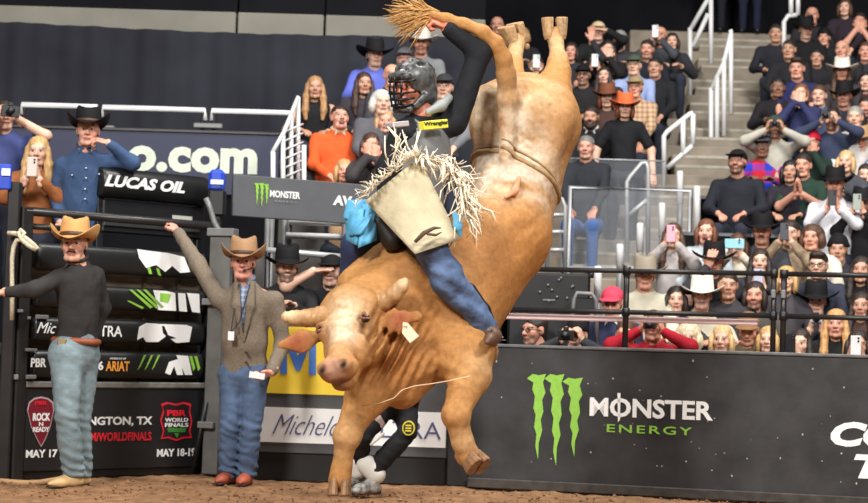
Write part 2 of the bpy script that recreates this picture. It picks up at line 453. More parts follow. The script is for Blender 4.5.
for px, r in ((499, .016), (625, .022), (773, .02), (783, .022), (930, .02)):
    u = FW.uv(px, 310)[0]; mb = MB(); mb.tube([FW.at(u, 1.04, -.04), FW.at(u, 1.64, -.04)], r, 10); p_ = mb.build('post', STEEL, bar, smooth=True)
    for v in (1.615, 1.315):
        mb = MB(); mb.tube([FW.at(u, v - .03, -.04), FW.at(u, v + .03, -.04)], r + .008, 10); mb.build('clamp', BLACK, p_, smooth=True)
    if px in (773, 783):
        mb = MB(); mb.obox(FW.at(u, 1.47, -.01), [FW.u, FW.v, FW.n], [.016, .03, .02], .005); mb.build('latch', GREYP, p_)
mb = MB(); u0 = FW.uv(470, 315)[0]; u1 = FW.uv(757, 315)[0]
FW.box(mb, u0, u1, 1.245, 1.288, -.14, -.10, .008); mb.build('pink_white_bar', M('pinkish_white_tube', (246, 214, 216), rough=.4, var=.04), bar)  # stands for a light tube; its glow is only pink-white colour
# lettering and claw mark
def claw(fr, x0, y0, wd, hg, parent, mat, d=.004):
    st = [(0, .95), (.30, 1.0), (.62, .985), (1.0, 1.0), (.84, .90), (.97, .78), (.80, .70), (.86, .56), (.72, .46), (.80, .34), (.62, .20), (.58, 0), (.44, .16), (.50, .30), (.38, .38), (.46, .52), (.34, .60), (.42, .74), (.28, .82), (.34, .90)]
    for k, (ox, oy, sx, sy) in enumerate(((0, .07, .34, .93), (.31, 0, .36, 1.0), (.63, .10, .37, .86))):
        patch(fr, [(x0 + wd * (ox + sx * a), y0 + hg * (1 - (oy + sy * b * (1 - .0)))) for a, b in st], mat, parent, 'claw_stroke', d)
claw(FW, 527, 374, 56, 92, bar, LIME)
lettering(FW, 'MONSTER', 590, 397, 713, 416, WHITE, bar, bold=.03)
u_ = lambda a: a
patch(FW, [(617.5, 393), (620.5, 393), (620, 420), (618, 422)], WHITE, bar, 'letter_stroke')
lettering(FW, 'ENERGY', 607, 424, 692, 432, LIME, bar, bold=.01, space=1.25)
lettering(FW, 'CO', 831, 421, 902, 446, WHITE, bar, bold=.05, shear=.25)
lettering(FW, 'T', 854, 454, 890, 478, WHITE, bar, bold=.05, shear=.25)
mb = MB()
for i in range(46):
    u = r_.uniform(.1, 3.0); v = r_.uniform(.15, 1.0); s = r_.uniform(.002, .006)
    mb.obox(FW.at(u, v, .002), [FW.u, FW.v, FW.n], [s, s * r_.uniform(.6, 1.5), .002])
tag(mb.build('scuff_specks', M('pale_speck', (170, 168, 164), rough=.9), bar), kind='stuff')

# ================================================================== MIDDLE BARRIER
FM = Frame(P(216, 480, 13.5) * [1, 1, 0], P(476, 480, 13.38) * [1, 1, 0])
mid = thing('sponsor_barrier', FM.at(0, 0), 'low dark barrier with yellow and white sponsor boards behind the bull', 'barrier')
mb = MB(); FM.box(mb, 0, FM.len, .0, .20, -.06, -.02); mb.build('base_panel', BLACK, mid)
mb = MB(); FM.box(mb, 0, FM.len, .20, 1.23, -.06, 0, .005); mb.build('panel', M('graphite_board', (74, 74, 76), rough=.55, var=.15), mid)
mb = MB(); mb.tube([FM.at(0, 1.26, -.03), FM.at(FM.len, 1.26, -.03)], .028, 10); mb.build('rail', STEEL, mid, smooth=True)
v0 = FM.uv(300, 394)[1]; v1 = FM.uv(300, 327)[1]; uL = FM.uv(250, 380)[0]; uR = FM.uv(420, 380)[0]
mb = MB(); FM.box(mb, uL, uR, v0, v1, 0, .008); yb = mb.build('yellow_board', M('yellow_print', (243, 208, 58), rough=.5, var=.04), mid)
patch(FM, [(280, 374), (280, 330), (287, 330), (298, 356), (309, 331), (316, 331), (316, 375), (309, 375), (309, 348), (300, 371), (296, 371), (287, 347), (287, 374)], M('blue_print', (70, 120, 200), rough=.5), yb, 'lettering', .010)
v0 = FM.uv(300, 443)[1]; v1 = FM.uv(300, 408)[1]; uR = FM.uv(446, 430)[0]
mb = MB(); FM.box(mb, FM.uv(258, 420)[0], uR, v0, v1, 0, .008); wb = mb.build('white_board', WHITE, mid)
INK = M('slate_blue_ink', (84, 88, 128), rough=.6)
lettering(FM, 'Michelob', 273, 414, 352, 434, INK, wb, d=.010, bold=-.012, shear=.55, space=.95)
lettering(FM, 'ULTRA', 362, 420, 441, 437, INK, wb, d=.010, bold=-.005)
mb = MB(); FM.box(mb, FM.uv(449, 400)[0], FM.len + .02, .0, 1.27, -.05, .03, .008); mb.build('end_post', DARK, mid)
# dark box between the middle barrier and the right one
# ================================================================== CHUTE GATE
A_ = P(14, 470, 12.75); B_ = P(207, 470, 13.9)
FG = Frame((A_[0], A_[1], 0), (B_[0], B_[1], 0))
gate = thing('chute_gate', FG.at(0, 0), 'tall black bucking chute gate with padded printed bars', 'gate')
def gy(px, py, d=0): return FG.uv(px, py, d)
L_ = FG.len
# padded bars: rounded section swept along the gate
def pad(fr, u0, u1, v0, v1, d0, d1, name, mat, parent, n=20, pw=3.2):
    V = []; F = []; m = 6
    cv, cd, hv, hd = (v0 + v1) / 2, (d0 + d1) / 2, (v1 - v0) / 2, (d1 - d0) / 2
    for i in range(m):
        u = u0 + (u1 - u0) * (0, .01, .03, .97, .99, 1)[i]; sc = (.86, .95, 1, 1, .95, .86)[i]
        for k in range(n):
            g = 2 * math.pi * k / n; c, s = math.cos(g), math.sin(g)
            q = (abs(c) ** pw + abs(s) ** pw) ** (-1 / pw)
            V.append(fr.at(u, cv + hv * sc * s * q, cd + hd * sc * c * q))
    for i in range(m - 1):
        F += [[i * n + k, (i + 1) * n + k, (i + 1) * n + (k + 1) % n, i * n + (k + 1) % n] for k in range(n)]
    F += [list(range(n)), [(m - 1) * n + k for k in range(n)][::-1]]
    return mesh_obj(name, V, [f[::-1] for f in F], mat, parent)
bars = []
for k, (t0, t1) in enumerate(((249, 275), (288, 311), (321, 344), (353, 379))):
    v1 = gy(105, t0 - 2)[1]; v0 = gy(105, t1 - 1)[1]
    bars.append(pad(FG, .10, L_ - .09, v0, v1, -.06, .05, 'padded_bar', VINYL, gate))
v1 = gy(100, 217)[1]
mb = MB(); mb.tube([FG.at(0, v1, 0), FG.at(L_ - .06, v1, 0), FG.at(L_ - .03, v1 - .02, 0), FG.at(L_ - .02, v1 - .08, 0), FG.at(L_ - .02, v1 - .5, 0)], .032, 12)
mb.build('top_rail', STEEL, gate, smooth=True)
mb = MB(); mb.tube([FG.at(.0, gy(30, 226)[1], -.02), FG.at(.5, gy(30, 226)[1], -.02)], .022, 10); mb.build('short_rail', STEEL, gate, smooth=True)
vt = gy(105, 388)[1]; vb = .055
mb = MB(); FG.box(mb, .06, L_ - .05, vb, vt, -.05, .02, .008); pn = mb.build('lower_panel', M('printed_black_panel', (30, 31, 33), rough=.42, var=.2, vscale=6), gate)
mb = MB(); FG.box(mb, .05, L_ - .04, vt, vt + .045, -.06, .035, .008); mb.build('ledge', M('worn_ledge', (112, 110, 104), rough=.55, var=.3, vscale=16), gate)
mb = MB(); FG.box(mb, .05, L_ - .04, .0, vb, -.05, .0, .004); mb.build('shadow_gap_strip', BLACK, gate)  # black strip standing in for the shadow gap under the panel
for u0, u1, top in ((-.03, .06, v1 + .03), (L_ - .06, L_ + .005, v1 - .28)):
    mb = MB(); FG.box(mb, u0, u1, 0, top, -.07, .03, .008); mb.build('gate_post', STEEL, gate)
# plywood in the gaps
mb = MB(); FG.box(mb, .05, L_ - .05, vt, gy(100, 246)[1], -.16, -.12); mb.build('plywood_lining', M('weathered_plywood', (112, 98, 80), rough=.9, var=.35, vscale=6, stretch=(1, 1, 5)), gate)
for px in (112, 152, 186):
    u = gy(px, 280)[0]; mb = MB(); FG.box(mb, u - .012, u + .012, vt, gy(100, 250)[1], -.118, -.09); mb.build('slat', M('dark_slat_wood', (86, 72, 58), rough=.9, var=.3), gate)  # slats in a darker brown than the plywood lining
# bar graphics
bd = .052
def tx(k, *a, **kw): return lettering(FG, *a, bars[k], d=bd, **kw)
ORANGE = M('orange_print', (240, 160, 60), rough=.5)
tx(2, 'ULTRA', 86, 325, 122, 336, WHITE, bold=.01)
tx(2, 'Mic', 37, 322, 56, 333, WHITE, bold=0, shear=.4)
tx(3, 'PBR', 31, 358, 46, 367, WHITE, bold=.03)
tx(3, '26', 93, 361, 103, 370, WHITE, bold=.03)
tx(3, 'ARIAT', 106, 361, 129, 371, ORANGE, bold=.02)
tx(3, 'PRESENTED BY', 110, 357.5, 126, 359.5, WHITE, bold=.0)
def gp(k, pts, mat): patch(FG, pts, mat, bars[k], 'graphic', bd)
# bar 1: white tuft graphic
gp(0, [(137, 249), (150, 251), (168, 253), (184, 257), (190, 272), (180, 273), (172, 266), (165, 272), (156, 265), (146, 268), (139, 258)], WHITE)
gp(0, [(147, 268), (150, 267), (152, 274), (149, 274)], LIME); gp(0, [(156, 268), (159, 269), (161, 276), (158, 275)], LIME)
# bar 2: green blades and white head
for a, b in ((129, 141), (136, 147), (143, 152)):
    gp(1, [(a, 289.5), (a + 3, 289.7), (b + 12, 307), (b + 9, 308.5)], LIME)
gp(1, [(127, 301), (129, 300.5), (144, 307.5), (142, 309)], LIME)
gp(1, [(153, 290), (166, 291), (175, 293), (176, 311), (158, 310), (156, 300)], WHITE)
gp(1, [(178, 293), (185, 293.5), (187, 312), (179, 311)], WHITE); gp(1, [(187, 293), (199, 294), (200, 313), (192, 312)], WHITE)
patch(FG, [(160, 293), (171, 294), (168, 303), (160, 301)], LIME, bars[1], 'graphic', bd + .003)
# bar 3: white bull shoulder
gp(2, [(139, 327), (146, 323), (160, 324), (186, 325), (192, 327), (189, 342), (176, 343), (166, 336), (158, 342), (146, 342), (143, 337), (137, 340)], WHITE)
patch(FG, [(162, 326), (164, 326), (168, 335), (176, 338), (169, 339), (163, 333)], VINYL, bars[2], 'graphic', bd + .003)
# bar 4: green blades, white horns
for a in (140, 147, 154):
    gp(3, [(a + 4, 355), (a + 6, 355), (a, 367), (a - 2.5, 370)], LIME)
gp(3, [(165, 373), (169, 362), (178, 359), (181, 366), (183, 375), (177, 375), (174, 366), (170, 375)], WHITE)
gp(3, [(176, 355), (188, 356), (192, 375), (185, 375)], WHITE)
for a in (189, 194): gp(3, [(a, 356), (a + 3, 356), (a + 6, 368), (a + 4, 371)], LIME)
# panel print
RED = M('red_print', (226, 36, 52), rough=.5); GRY = M('grey_print', (150, 150, 150), rough=.5)
def pt(*a, **kw): return lettering(FG, *a, pn, d=.022, **kw)
def pp(pts, mat, d=.022): patch(FG, pts, mat, pn, 'graphic', d)
pt('ARLINGTON, TX', 63, 417, 152, 427, WHITE, bold=.03)
pt('PBR.COM/WORLDFINALS', 63, 433, 151, 442, RED, bold=.02)
pt('MAY 17', 26, 450, 57, 458, WHITE, bold=.03)
pt('MAY 18-19', 157, 449, 195, 457, WHITE, bold=.03)
pk = [(27, 410), (29, 402), (34, 398), (41, 396.5), (48, 398), (53, 402), (54, 410), (50, 428), (45, 440), (41, 447), (37, 440), (31, 427)]
pp(pk, M('pick_rim', (190, 170, 172), rough=.5)); cx, cy = 41, 419
pp([(cx + (x - cx) * .92, cy + (y - cy) * .93) for x, y in pk], M('pick_maroon', (120, 22, 40), rough=.5), .0255)
lettering(FG, 'PBR', 35, 401, 47, 405, RED, pn, d=.029, bold=.02); lettering(FG, 'ROCK', 33, 413, 50, 421, WHITE, pn, d=.029, bold=.04)
lettering(FG, 'READY', 33, 427, 49, 432, WHITE, pn, d=.029, bold=.03); lettering(FG, 'N', 39, 422, 43, 426, WHITE, pn, d=.029, bold=.02)
sh = [(161, 404), (167, 402), (176, 404), (184, 402), (191, 404), (190, 411), (192, 421), (190, 432), (192, 438), (184, 438), (176, 441), (168, 438), (161, 439), (163, 431), (160, 420), (163, 411)]
pp(sh, RED); cx, cy = 176, 421
pp([(cx + (x - cx) * .9, cy + (y - cy) * .9) for x, y in sh], M('shield_black', (34, 24, 28), rough=.5), .0255)
lettering(FG, 'PBR', 167, 410, 186, 416, RED, pn, d=.029, bold=.04); lettering(FG, 'WORLD', 165, 418, 188, 422, WHITE, pn, d=.029, bold=.02)
lettering(FG, 'FINALS', 165, 423, 188, 427, WHITE, pn, d=.029, bold=.02)
patch(FG, [(167, 428), (186, 428), (185, 432), (168, 432)], M('shield_green', (60, 130, 50), rough=.5), pn, 'graphic', .029)
patch(FG, [(174, 433), (179, 433), (177, 438)], M('shield_green', (60, 130, 50), rough=.5), pn, 'graphic', .029)
# steel bracket bits at the left end
for px, py, wx, hx in ((16, 377, 4, 5), (31, 377, 11, 4), (31, 350, 13, 3), (42, 317, 14, 4), (20, 311, 6, 3), (29, 318, 3, 3)):
    u, v = gy(px, py, .05); mb = MB(); mb.obox(FG.at(u, v, .05), [FG.u, FG.v, FG.n], [wx * .0036, hx * .0036, .012], .004); mb.build('bracket', GREYP, gate)
# hinge post and frame right of the gate
hp = thing('chute_post', P(212, 478, 13.72) * [1, 1, 0], 'grey steel chute post right of the gate with hinge lugs', 'post')
FP = Frame(P(201, 478, 13.78) * [1, 1, 0], P(222, 478, 13.74) * [1, 1, 0])
mb = MB(); FP.box(mb, 0, FP.len, 0, FP.uv(205, 236)[1], -.08, 0, .008); mb.build('column', M('grey_column', (98, 97, 94), rough=.55, metal=.2, var=.25, vscale=6), hp)
for py in (302, 425):
    v = FP.uv(210, py)[1]; mb = MB(); FP.box(mb, -.03, .10, v - .025, v + .025, 0, .05, .006); mb.build('hinge_lug', GREYP, hp)
mb = MB(); FP.box(mb, -.02, FP.len + .03, FP.uv(205, 236)[1], FP.uv(205, 228)[1], -.1, .02, .006); mb.build('cap_plate', GREYP, hp)
mb = MB(); a = FP.at(.12, .0, -.02); mb.tube([FP.at(.02, .55, .01), FP.at(-.01, .3, .03), FP.at(-.05, .05, .05)], .02, 8); mb.build('brace', BLACK, hp, smooth=True)
pt_ = thing('grab_pipe', P(215, 236, 13.85), 'pale bent steel pipe above the chute post', 'pipe')
mb = MB(); mb.tube([P(206, 198, 13.85), P(210, 208, 13.85), P(214, 222, 13.85), P(221, 234, 13.85), P(222, 243, 13.85)], .022, 10); mb.build('pipe', GREYP, pt_, smooth=True)
mb = MB(); mb.tube([P(220, 236, 13.85), P(224, 246, 13.85)], .03, 10); mb.build('collar', STEEL, pt_, smooth=True)
# left edge post
lp = thing('chute_post', P(6, 485, 12.7) * [1, 1, 0], 'black steel post at the left edge with rope tied to it', 'post')
mb = MB(); q = P(5, 485, 12.72); mb.box((q[0] - .06, q[1] - .04, 0), (q[0] + .03, q[1] + .04, 2.10), .01); mb.build('column', STEEL, lp)
mb = MB(); q = P(5, 177, 12.66); mb.obox(q, np.eye(3), [.045, .02, .09], .01); mb.build('blue_sleeve', M('royal_blue_vinyl', (36, 70, 190), rough=.5), lp)
mb = MB(); mb.obox(P(6, 172, 12.63), np.eye(3), [.03, .005, .025]); mb.build('white_tag', WHITE, lp)
rp = thing('rope', P(15, 300, 12.62), 'pale cream rope looped over the gate end with a knot', 'rope')
ROPE = M('cream_rope', (206, 194, 168), rough=.85, bump=.5, bscale=140, var=.2, vscale=60)
mb = MB(); mb.tube([P(8, 233, 12.62), P(15, 233.5, 12.6), P(21, 235, 12.6), P(27, 239, 12.58), P(34, 245, 12.58), P(38, 249, 12.58), P(36, 250, 12.57), P(29, 246, 12.57), P(22, 240, 12.57), P(17, 240, 12.6), P(13.5, 247, 12.6), P(12, 258, 12.6), P(12, 285, 12.6), P(12, 320, 12.6)], .016, 8)
mb.build('strand', ROPE, rp, smooth=True)
mb = MB(); mb.tube([P(18, 232, 12.58), P(21, 240, 12.57), P(24, 233, 12.58), P(20, 230, 12.6)], .017, 8); mb.build('knot', ROPE, rp, smooth=True)
fr_ = thing('ground_rope', P(20, 484, 12.62) * [1, 1, 0], 'dirty rope lying on the dirt by the tan boots', 'rope')
mb = MB(); mb.tube([P(-6, 480.5, 12.66), P(10, 482, 12.64), P(26, 483, 12.62), P(40, 482.5, 12.63), P(52, 480.5, 12.66), P(66, 478, 12.72)], .02, 8)
mb.build('strand', M('dirty_rope', (176, 140, 100), rough=.9, bump=.5, bscale=120), fr_, smooth=True)

# ================================================================== BEHIND THE GATE
FL = Frame(FG.at(.62, 0, -.62), FG.at(L_ + .02, 0, -.62))
lu = thing('chute_pad', FL.at(.5, 0), 'black padded chute rail with slanted white lettering', 'padding')
def lv(px, py): return FL.uv(px, py)
a0, t_ = lv(101, 166); a1, _ = lv(208, 180); b_ = lv(101, 197)[1]
pdm = pad(FL, a0, a1, b_, t_, -.14, .06, 'pad', VINYL, lu, pw=2.4)
lettering(FL, 'LUCAS OIL', 105, 174, 185, 186, WHITE, lu, d=.058, bold=.045, shear=.3)
mb = MB(); FL.box(mb, a0 + .05, a1 - .03, lv(110, 232)[1], b_ - .01, -.12, -.02, .01); mb.build('frame_box', BLACK, lu)
mb = MB(); FL.box(mb, a0 + .05, a1 - .06, lv(110, 226)[1], lv(110, 214)[1], -.02, 0, .006); mb.build('motor_plate', M('grey_plate', (66, 66, 66), rough=.4, metal=.4), lu)
mb = MB(); FL.box(mb, lv(172, 220)[0], lv(192, 220)[0], lv(172, 222)[1], lv(172, 215)[1], 0, .004); mb.build('sticker', M('pale_sticker', (180, 178, 170)), lu)
for px in (104, 204):
    u = lv(px, 210)[0]; mb = MB(); FL.box(mb, u - .03, u + .03, 0, b_, -.1, -.04, .006); mb.build('leg', BLACK, lu)
bo = thing('bottle_holder', P(217, 210, 14.2), 'blue and black bottle holder beside the padded chute rail', 'holder')
mb = MB(); mb.obox(P(217, 181, 14.2), np.eye(3), [.065, .05, .09], .03); mb.build('blue_sleeve', M('royal_blue_vinyl', (36, 70, 190), rough=.5), bo)
mb = MB(); mb.obox(P(217, 182, 14.14), np.eye(3), [.05, .004, .018]); mb.build('white_stripe', WHITE, bo)
mb = MB(); mb.obox(P(217, 203, 14.2), np.eye(3), [.07, .05, .11], .02); mb.build('body', BLACK, bo)
mb = MB(); q = P(217, 215, 14.2); mb.box((q[0] - .03, q[1] - .03, 0), (q[0] + .03, q[1] + .03, q[2]), .005); mb.build('stand', BLACK, bo)
# platform the chute crew stands on
dk = thing('chute_deck', (-2.9, 14.4, 0), 'dark raised deck behind the chute gate', 'platform')
q0 = FG.at(.0, 0, -.35); 
mb = MB(); mb.box((-4.2, 13.66, .86), (-2.35, 15.6, .95), .01); mb.build('deck', BLACK, dk)
for x in (-4.1, -2.45):
    for y in (13.75, 15.5): mb = MB(); mb.box((x - .04, y - .04, 0), (x + .04, y + .04, .86)); mb.build('leg', BLACK, dk)

# sponsor board above the chute
FS = Frame(P(233, 200, 14.35) * [1, 1, 0], P(392, 200, 15.1) * [1, 1, 0])
sb = thing('sponsor_board', FS.at(0, 0), 'slanted dark grey board with small green claw logo above the chutes', 'sign')
mb = MB(); FS.box(mb, 0, FS.len, FS.uv(234, 216)[1], FS.uv(234, 174)[1], -.04, 0, .006); bd_ = mb.build('board', M('slate_board', (88, 90, 94), rough=.55, var=.06), sb)
claw(FS, 254, 183, 15, 24, bd_, LIME)
lettering(FS, 'MONSTER', 270, 190, 300, 197, WHITE, bd_, bold=.03); lettering(FS, 'ENERGY', 275, 200, 297, 202, GRY, bd_, bold=0, space=1.4)
lettering(FS, 'AV', 333, 195, 352, 205, WHITE, bd_, bold=.05, shear=.1)
for u in (.06, FS.len - .1):
    mb = MB(); mb.obox(FS.at(u, .8, -.07), [FS.u, FS.v, FS.n], [.03, .8, .03]); mb.build('leg', BLACK, sb)
# rails below that board
wr = thing('guard_railing', P(320, 235, 15.7) * [1, 1, 0], 'white pipe guard rail behind the hatted men under the sponsor board', 'railing')
for py, dx in ((222, 0), (236, -3)):
    mb = MB(); mb.tube([P(289 + dx, py - .5, 15.25), P(352, py + 1.5, 15.35)], .028, 8); mb.build('rail', WHITEP, wr, smooth=True)
for px, py0 in ((290, 214), (285, 216), (272, 216), (268, 214), (345, 218)):
    q = P(px, py0, 15.3); mb = MB(); mb.tube([(q[0], q[1], 0), q], .024, 8); mb.build('post', GREYP, wr, smooth=True)
mb = MB(); mb.box((-2.05, 15.40, 0), (-.2, 15.45, 1.26)); tag(mb.build('wall_dark', VOID), kind='structure')
fr2 = thing('front_rail', P(320, 262, 14.55) * [1, 1, 0], 'long pale pipe rail in front of the leaning men', 'railing')
mb = MB(); mb.tube([P(268, 250, 14.5), P(345, 257, 14.55)], .024, 10); mb.build('rail', M('pale_pipe', (190, 190, 190), rough=.35, metal=.3), fr2, smooth=True)
for px in (268, 344):
    q = P(px, 251, 14.52); mb = MB(); mb.tube([(q[0], q[1], 0), (q[0], q[1], q[2])], .024, 8); mb.build('post', STEEL, fr2, smooth=True)

# navy banner with .com
FB = Frame(P(-12, 160, 17.0) * [1, 1, 0], P(279, 160, 17.0) * [1, 1, 0])
bn = thing('banner', FB.at(1, 0), 'navy blue banner with large pale .com lettering', 'banner')
mb = MB(); FB.box(mb, 0, FB.len, FB.uv(130, 192)[1], FB.uv(130, 131)[1], -.03, 0, .005); bb_ = mb.build('sheet', M('navy_vinyl', (28, 34, 66), rough=.5, var=.08), bn)
lettering(FB, 'o.com', 128, 145, 257, 171, M('pale_letter', (206, 214, 196), rough=.5), bb_, bold=.05, space=1.05)
mb = MB(); FB.box(mb, 0, FB.len, FB.uv(130, 131)[1], FB.uv(130, 128)[1], -.05, .02, .004); mb.build('frame_edge', STEEL, bn)
mb = MB(); FB.box(mb, 0, FB.len, 0, FB.uv(130, 192)[1], -.06, -.03); mb.build('skirt', VOID, bn)
rl = thing('guard_railing', P(150, 110, 17.2) * [1, 1, 0], 'white pipe guard rail above the navy banner', 'railing')
for a, b in ((22, 97), (103, 205), (212, 292)):
    ya = 104.5 + (a - 22) * .032; yb_ = 104.5 + (b - 22) * .032
    mb = MB(); mb.tube([P(a, ya + 10, 17.25), P(a, ya, 17.25), P(b, yb_, 17.25), P(b, yb_ + 10, 17.25)], .026, 8); mb.build('rail', WHITEP, rl, smooth=True)
for px in (24, 95, 105, 203, 214, 290):
    q = P(px, 108 + (px - 22) * .03, 17.25); mb = MB(); mb.tube([(q[0], q[1], 0), q], .022, 8); mb.build('post', STEEL, rl, smooth=True)
for px, py in ((100, 128), (208, 126)):
    mb = MB(); mb.obox(P(px, py, 17.22), np.eye(3), [.14, .03, .025], .01); mb.build('lamp_clip', GREYP, rl)
# white stair rail bank by the girl with long hair
sr = thing('stair_railing', P(285, 160, 16.3) * [1, 1, 0], 'bank of white stair rail tubes beside the long-haired girl', 'railing')
for px, t, bt, Y in ((273, 152, 182, 16.1), (283, 133, 184, 16.2), (291, 116, 186, 16.35), (298, 97, 186, 16.5), (304, 145, 186, 16.15)):
    mb = MB(); mb.tube([P(px, t, Y), P(px, bt + 30, Y)], .022, 8); mb.build('post', WHITEP, sr, smooth=True)
for k in range(6):
    y = 126 + k * 9; mb = MB(); mb.tube([P(284, y + 6, 16.25), P(303, y - 2, 16.45)], .009, 6); mb.build('rung', WHITEP, sr, smooth=True)
mb = MB(); mb.tube([P(272, 153, 16.1), P(284, 132, 16.2), P(298, 97, 16.5)], .02, 8); mb.build('handrail', WHITEP, sr, smooth=True)

# ================================================================== RAILS AND GLASS ON THE STAND
def railing(name, label, pts_list, Y, r=.022, mat=WHITEP, yv=None):
    """pts_list: polylines in pixels, third number an optional depth"""
    pp_ = [[P(p[0], p[1], p[2] if len(p) > 2 else Y) for p in pl] for pl in pts_list]
    lo = np.min([q for pl in pp_ for q in pl], 0); base = pp_[0][0].copy(); base[2] = lo[2]
    t = thing(name, base, label, 'railing')
    for k, pl in enumerate(pp_):
        mb = MB(); mb.tube(pl, r, 8); mb.build('handrail' if k == 0 else 'post', mat, t, smooth=True)
    return t
railing('stair_railing', 'tall white stair rail at the top of the aisle, leftmost', [[(690, 30), (711, -6), (716, -20)], [(690, 100), (690, 28)], [(693, 47), (708, 14)], [(711, 64), (711, -5)]], 23.0, .03)
railing('stair_railing', 'white slanted stair rail in the middle of the concrete aisle', [[(711, 90), (724, 62), (731, 32), (730, 30)], [(711, 176), (711, 88)], [(717, 150), (717, 76)], [(724, 136), (724, 58)], [(731, 114), (731, 34)]], 21.3, .028)
railing('stair_railing', 'white stair rail end beside the man in the plaid shirt', [[(664, 186), (664, 136), (667, 132), (690, 114), (693, 113)], [(693, 146), (693, 114)], [(683, 156), (683, 120)], [(667, 168), (692, 146)]], 19.2, .028)
railing('stair_railing', 'white rail post at the top right aisle edge by the black hats', [[(784, 96), (784, 22), (788, 16), (797, 15)], [(791, 16), (791, -12)], [(798, 15), (798, -12)]], 22.4, .03)
railing('stair_railing', 'pale pipe handrail rising behind the glass panel', [[(627, 262), (627, 182), (630, 177), (642, 163), (646, 163), (648, 168), (648, 260)], [(629, 215), (647, 200)]], 17.75, .024, M('galvanised_pipe', (178, 180, 182), rough=.4, metal=.3, var=.08))
railing('hoop_rail', 'pale hoop of pipe beside the belly of the bull', [[(547, 268), (547, 204), (550, 198), (556, 196), (562, 199), (565, 206), (565, 268)], [(548, 215), (564, 215)], [(548, 232), (564, 232)], [(548, 250), (564, 250)]], 16.6, .02, M('galvanised_pipe'))
for k, (px, t, bt, Y, lab) in enumerate(((598, 266, 302, 14.9, 'lowest white aisle post above the red cap'), (620, 244, 267, 15.8, 'second lowest white aisle post, near the fence rail'), (640, 223, 251, 16.6, 'middle white aisle post beside the concrete steps'), (662, 203, 236, 17.2, 'white aisle post beside the woman with the pink phone'), (680, 171, 204, 18.0, 'highest white aisle post at the glass panel end'), (697, 186, 236, 17.4, 'white aisle post left of the brown-haired woman'))):
    a = P(px, t, Y); b = P(px, bt, Y)
    t_ = thing('aisle_post', b, lab, 'post', 'white posts along the aisle steps')
    mb = MB(); mb.tube([b, a - [0, 0, .02], a], [.034, .034, .026], 10); mb.build('post', WHITEP, t_, smooth=True)
    mb = MB(); mb.tube([(b[0], b[1], max(b[2] - .5, 0)), b], .03, 10); mb.build('base', GREYP, t_, smooth=True)
gl = thing('glass_screen', P(628, 262, 17.5), 'clear glass safety panel in pale frame before the aisle steps', 'screen')
FGl = Frame(P(569, 230, 17.5) * [1, 1, 0], P(690, 230, 17.5) * [1, 1, 0])
v1 = FGl.uv(569, 187)[1]; v0 = FGl.uv(569, 268)[1]
GAL = M('galvanised_pipe')
mb = MB(); mb.tube([FGl.at(0, v0 - .6), FGl.at(0, v1), FGl.at(FGl.len, v1), FGl.at(FGl.len, v0 - .6)], .026, 8); mb.build('frame', GAL, gl, smooth=True)
mb = MB(); mb.tube([FGl.at(0, v0), FGl.at(FGl.len, v0)], .02, 8); mb.build('frame', GAL, gl, smooth=True)
GLASS = M('safety_glass', (200, 206, 214), rough=.08, var=0, alpha=.07)
mb = MB(); FGl.box(mb, .03, FGl.len - .03, v0 + .02, v1 - .02, -.006, .006); mb.build('pane', GLASS, gl)
g2 = thing('glass_screen', P(590, 190, 18.1), 'clear glass panel below the child in the orange hat', 'screen')
FG2 = Frame(P(560, 200, 18.1) * [1, 1, 0], P(664, 200, 18.1) * [1, 1, 0])
v1 = FG2.uv(560, 158)[1]; v0 = FG2.uv(560, 252)[1]
mb = MB(); FG2.box(mb, 0, FG2.len, v0, v1, -.006, .006, .002); mb.build('pane', GLASS, g2)
mb = MB(); mb.tube([FG2.at(0, v1, 0), FG2.at(FG2.len, v1, 0)], .008, 6); mb.build('top_edge', GAL, g2, smooth=True)
for u in (.05, FG2.len - .05): mb = MB(); mb.tube([FG2.at(u, v0 - .4), FG2.at(u, v0)], .02, 8); mb.build('foot', GAL, g2, smooth=True)

# black equipment behind the fence, left end
eq = thing('equipment_case', P(545, 340, 14.6) * [1, 1, 0], 'black broadcast equipment case with small pale knobs behind the fence', 'equipment')
FE = Frame(P(508, 300, 14.5) * [1, 1, 0], P(590, 300, 14.45) * [1, 1, 0])
mb = MB(); FE.box(mb, 0, FE.len, .0, FE.uv(520, 272)[1], -.35, 0, .02); mb.build('case', BLACK, eq)
for px, py in ((548, 285), (552, 290), (559, 280), (561, 278), (573, 286), (572, 287), (557, 297), (540, 292), (567, 298), (549, 301)):
    u, v = FE.uv(px, py); mb = MB(); mb.tube([FE.at(u, v, 0), FE.at(u, v, .02)], .010, 8); mb.build('knob', GREYP, eq, smooth=True)
u, v = FE.uv(549, 300); mb = MB(); FE.box(mb, u - .05, u + .05, v - .006, v + .006, 0, .012); mb.build('handle', GREYP, eq)
ch = thing('folding_chair', P(585, 340, 14.3) * [1, 1, 0], 'grey tube folding chair back behind the fence', 'chair')
mb = MB(); mb.tube([P(570, 345, 14.25), P(574, 300, 14.25), P(577, 293, 14.25), P(592, 294, 14.25), P(596, 300, 14.25), P(597, 345, 14.25)], .018, 8); mb.build('back_frame', GREYP, ch, smooth=True)
mb = MB(); q = P(585, 304, 14.26); mb.obox(q, np.eye(3), [.08, .012, .05], .008); mb.build('backrest', BLACK, ch)
for px in (571, 597):
    q = P(px, 345, 14.25); mb = MB(); mb.tube([(q[0], q[1], 0), q], .018, 8); mb.build('leg', GREYP, ch, smooth=True)
mb = MB(); q = P(584, 345, 14.05); mb.obox((q[0], 14.08, .44), np.eye(3), [.11, .15, .02], .008); mb.build('seat', BLACK, ch)

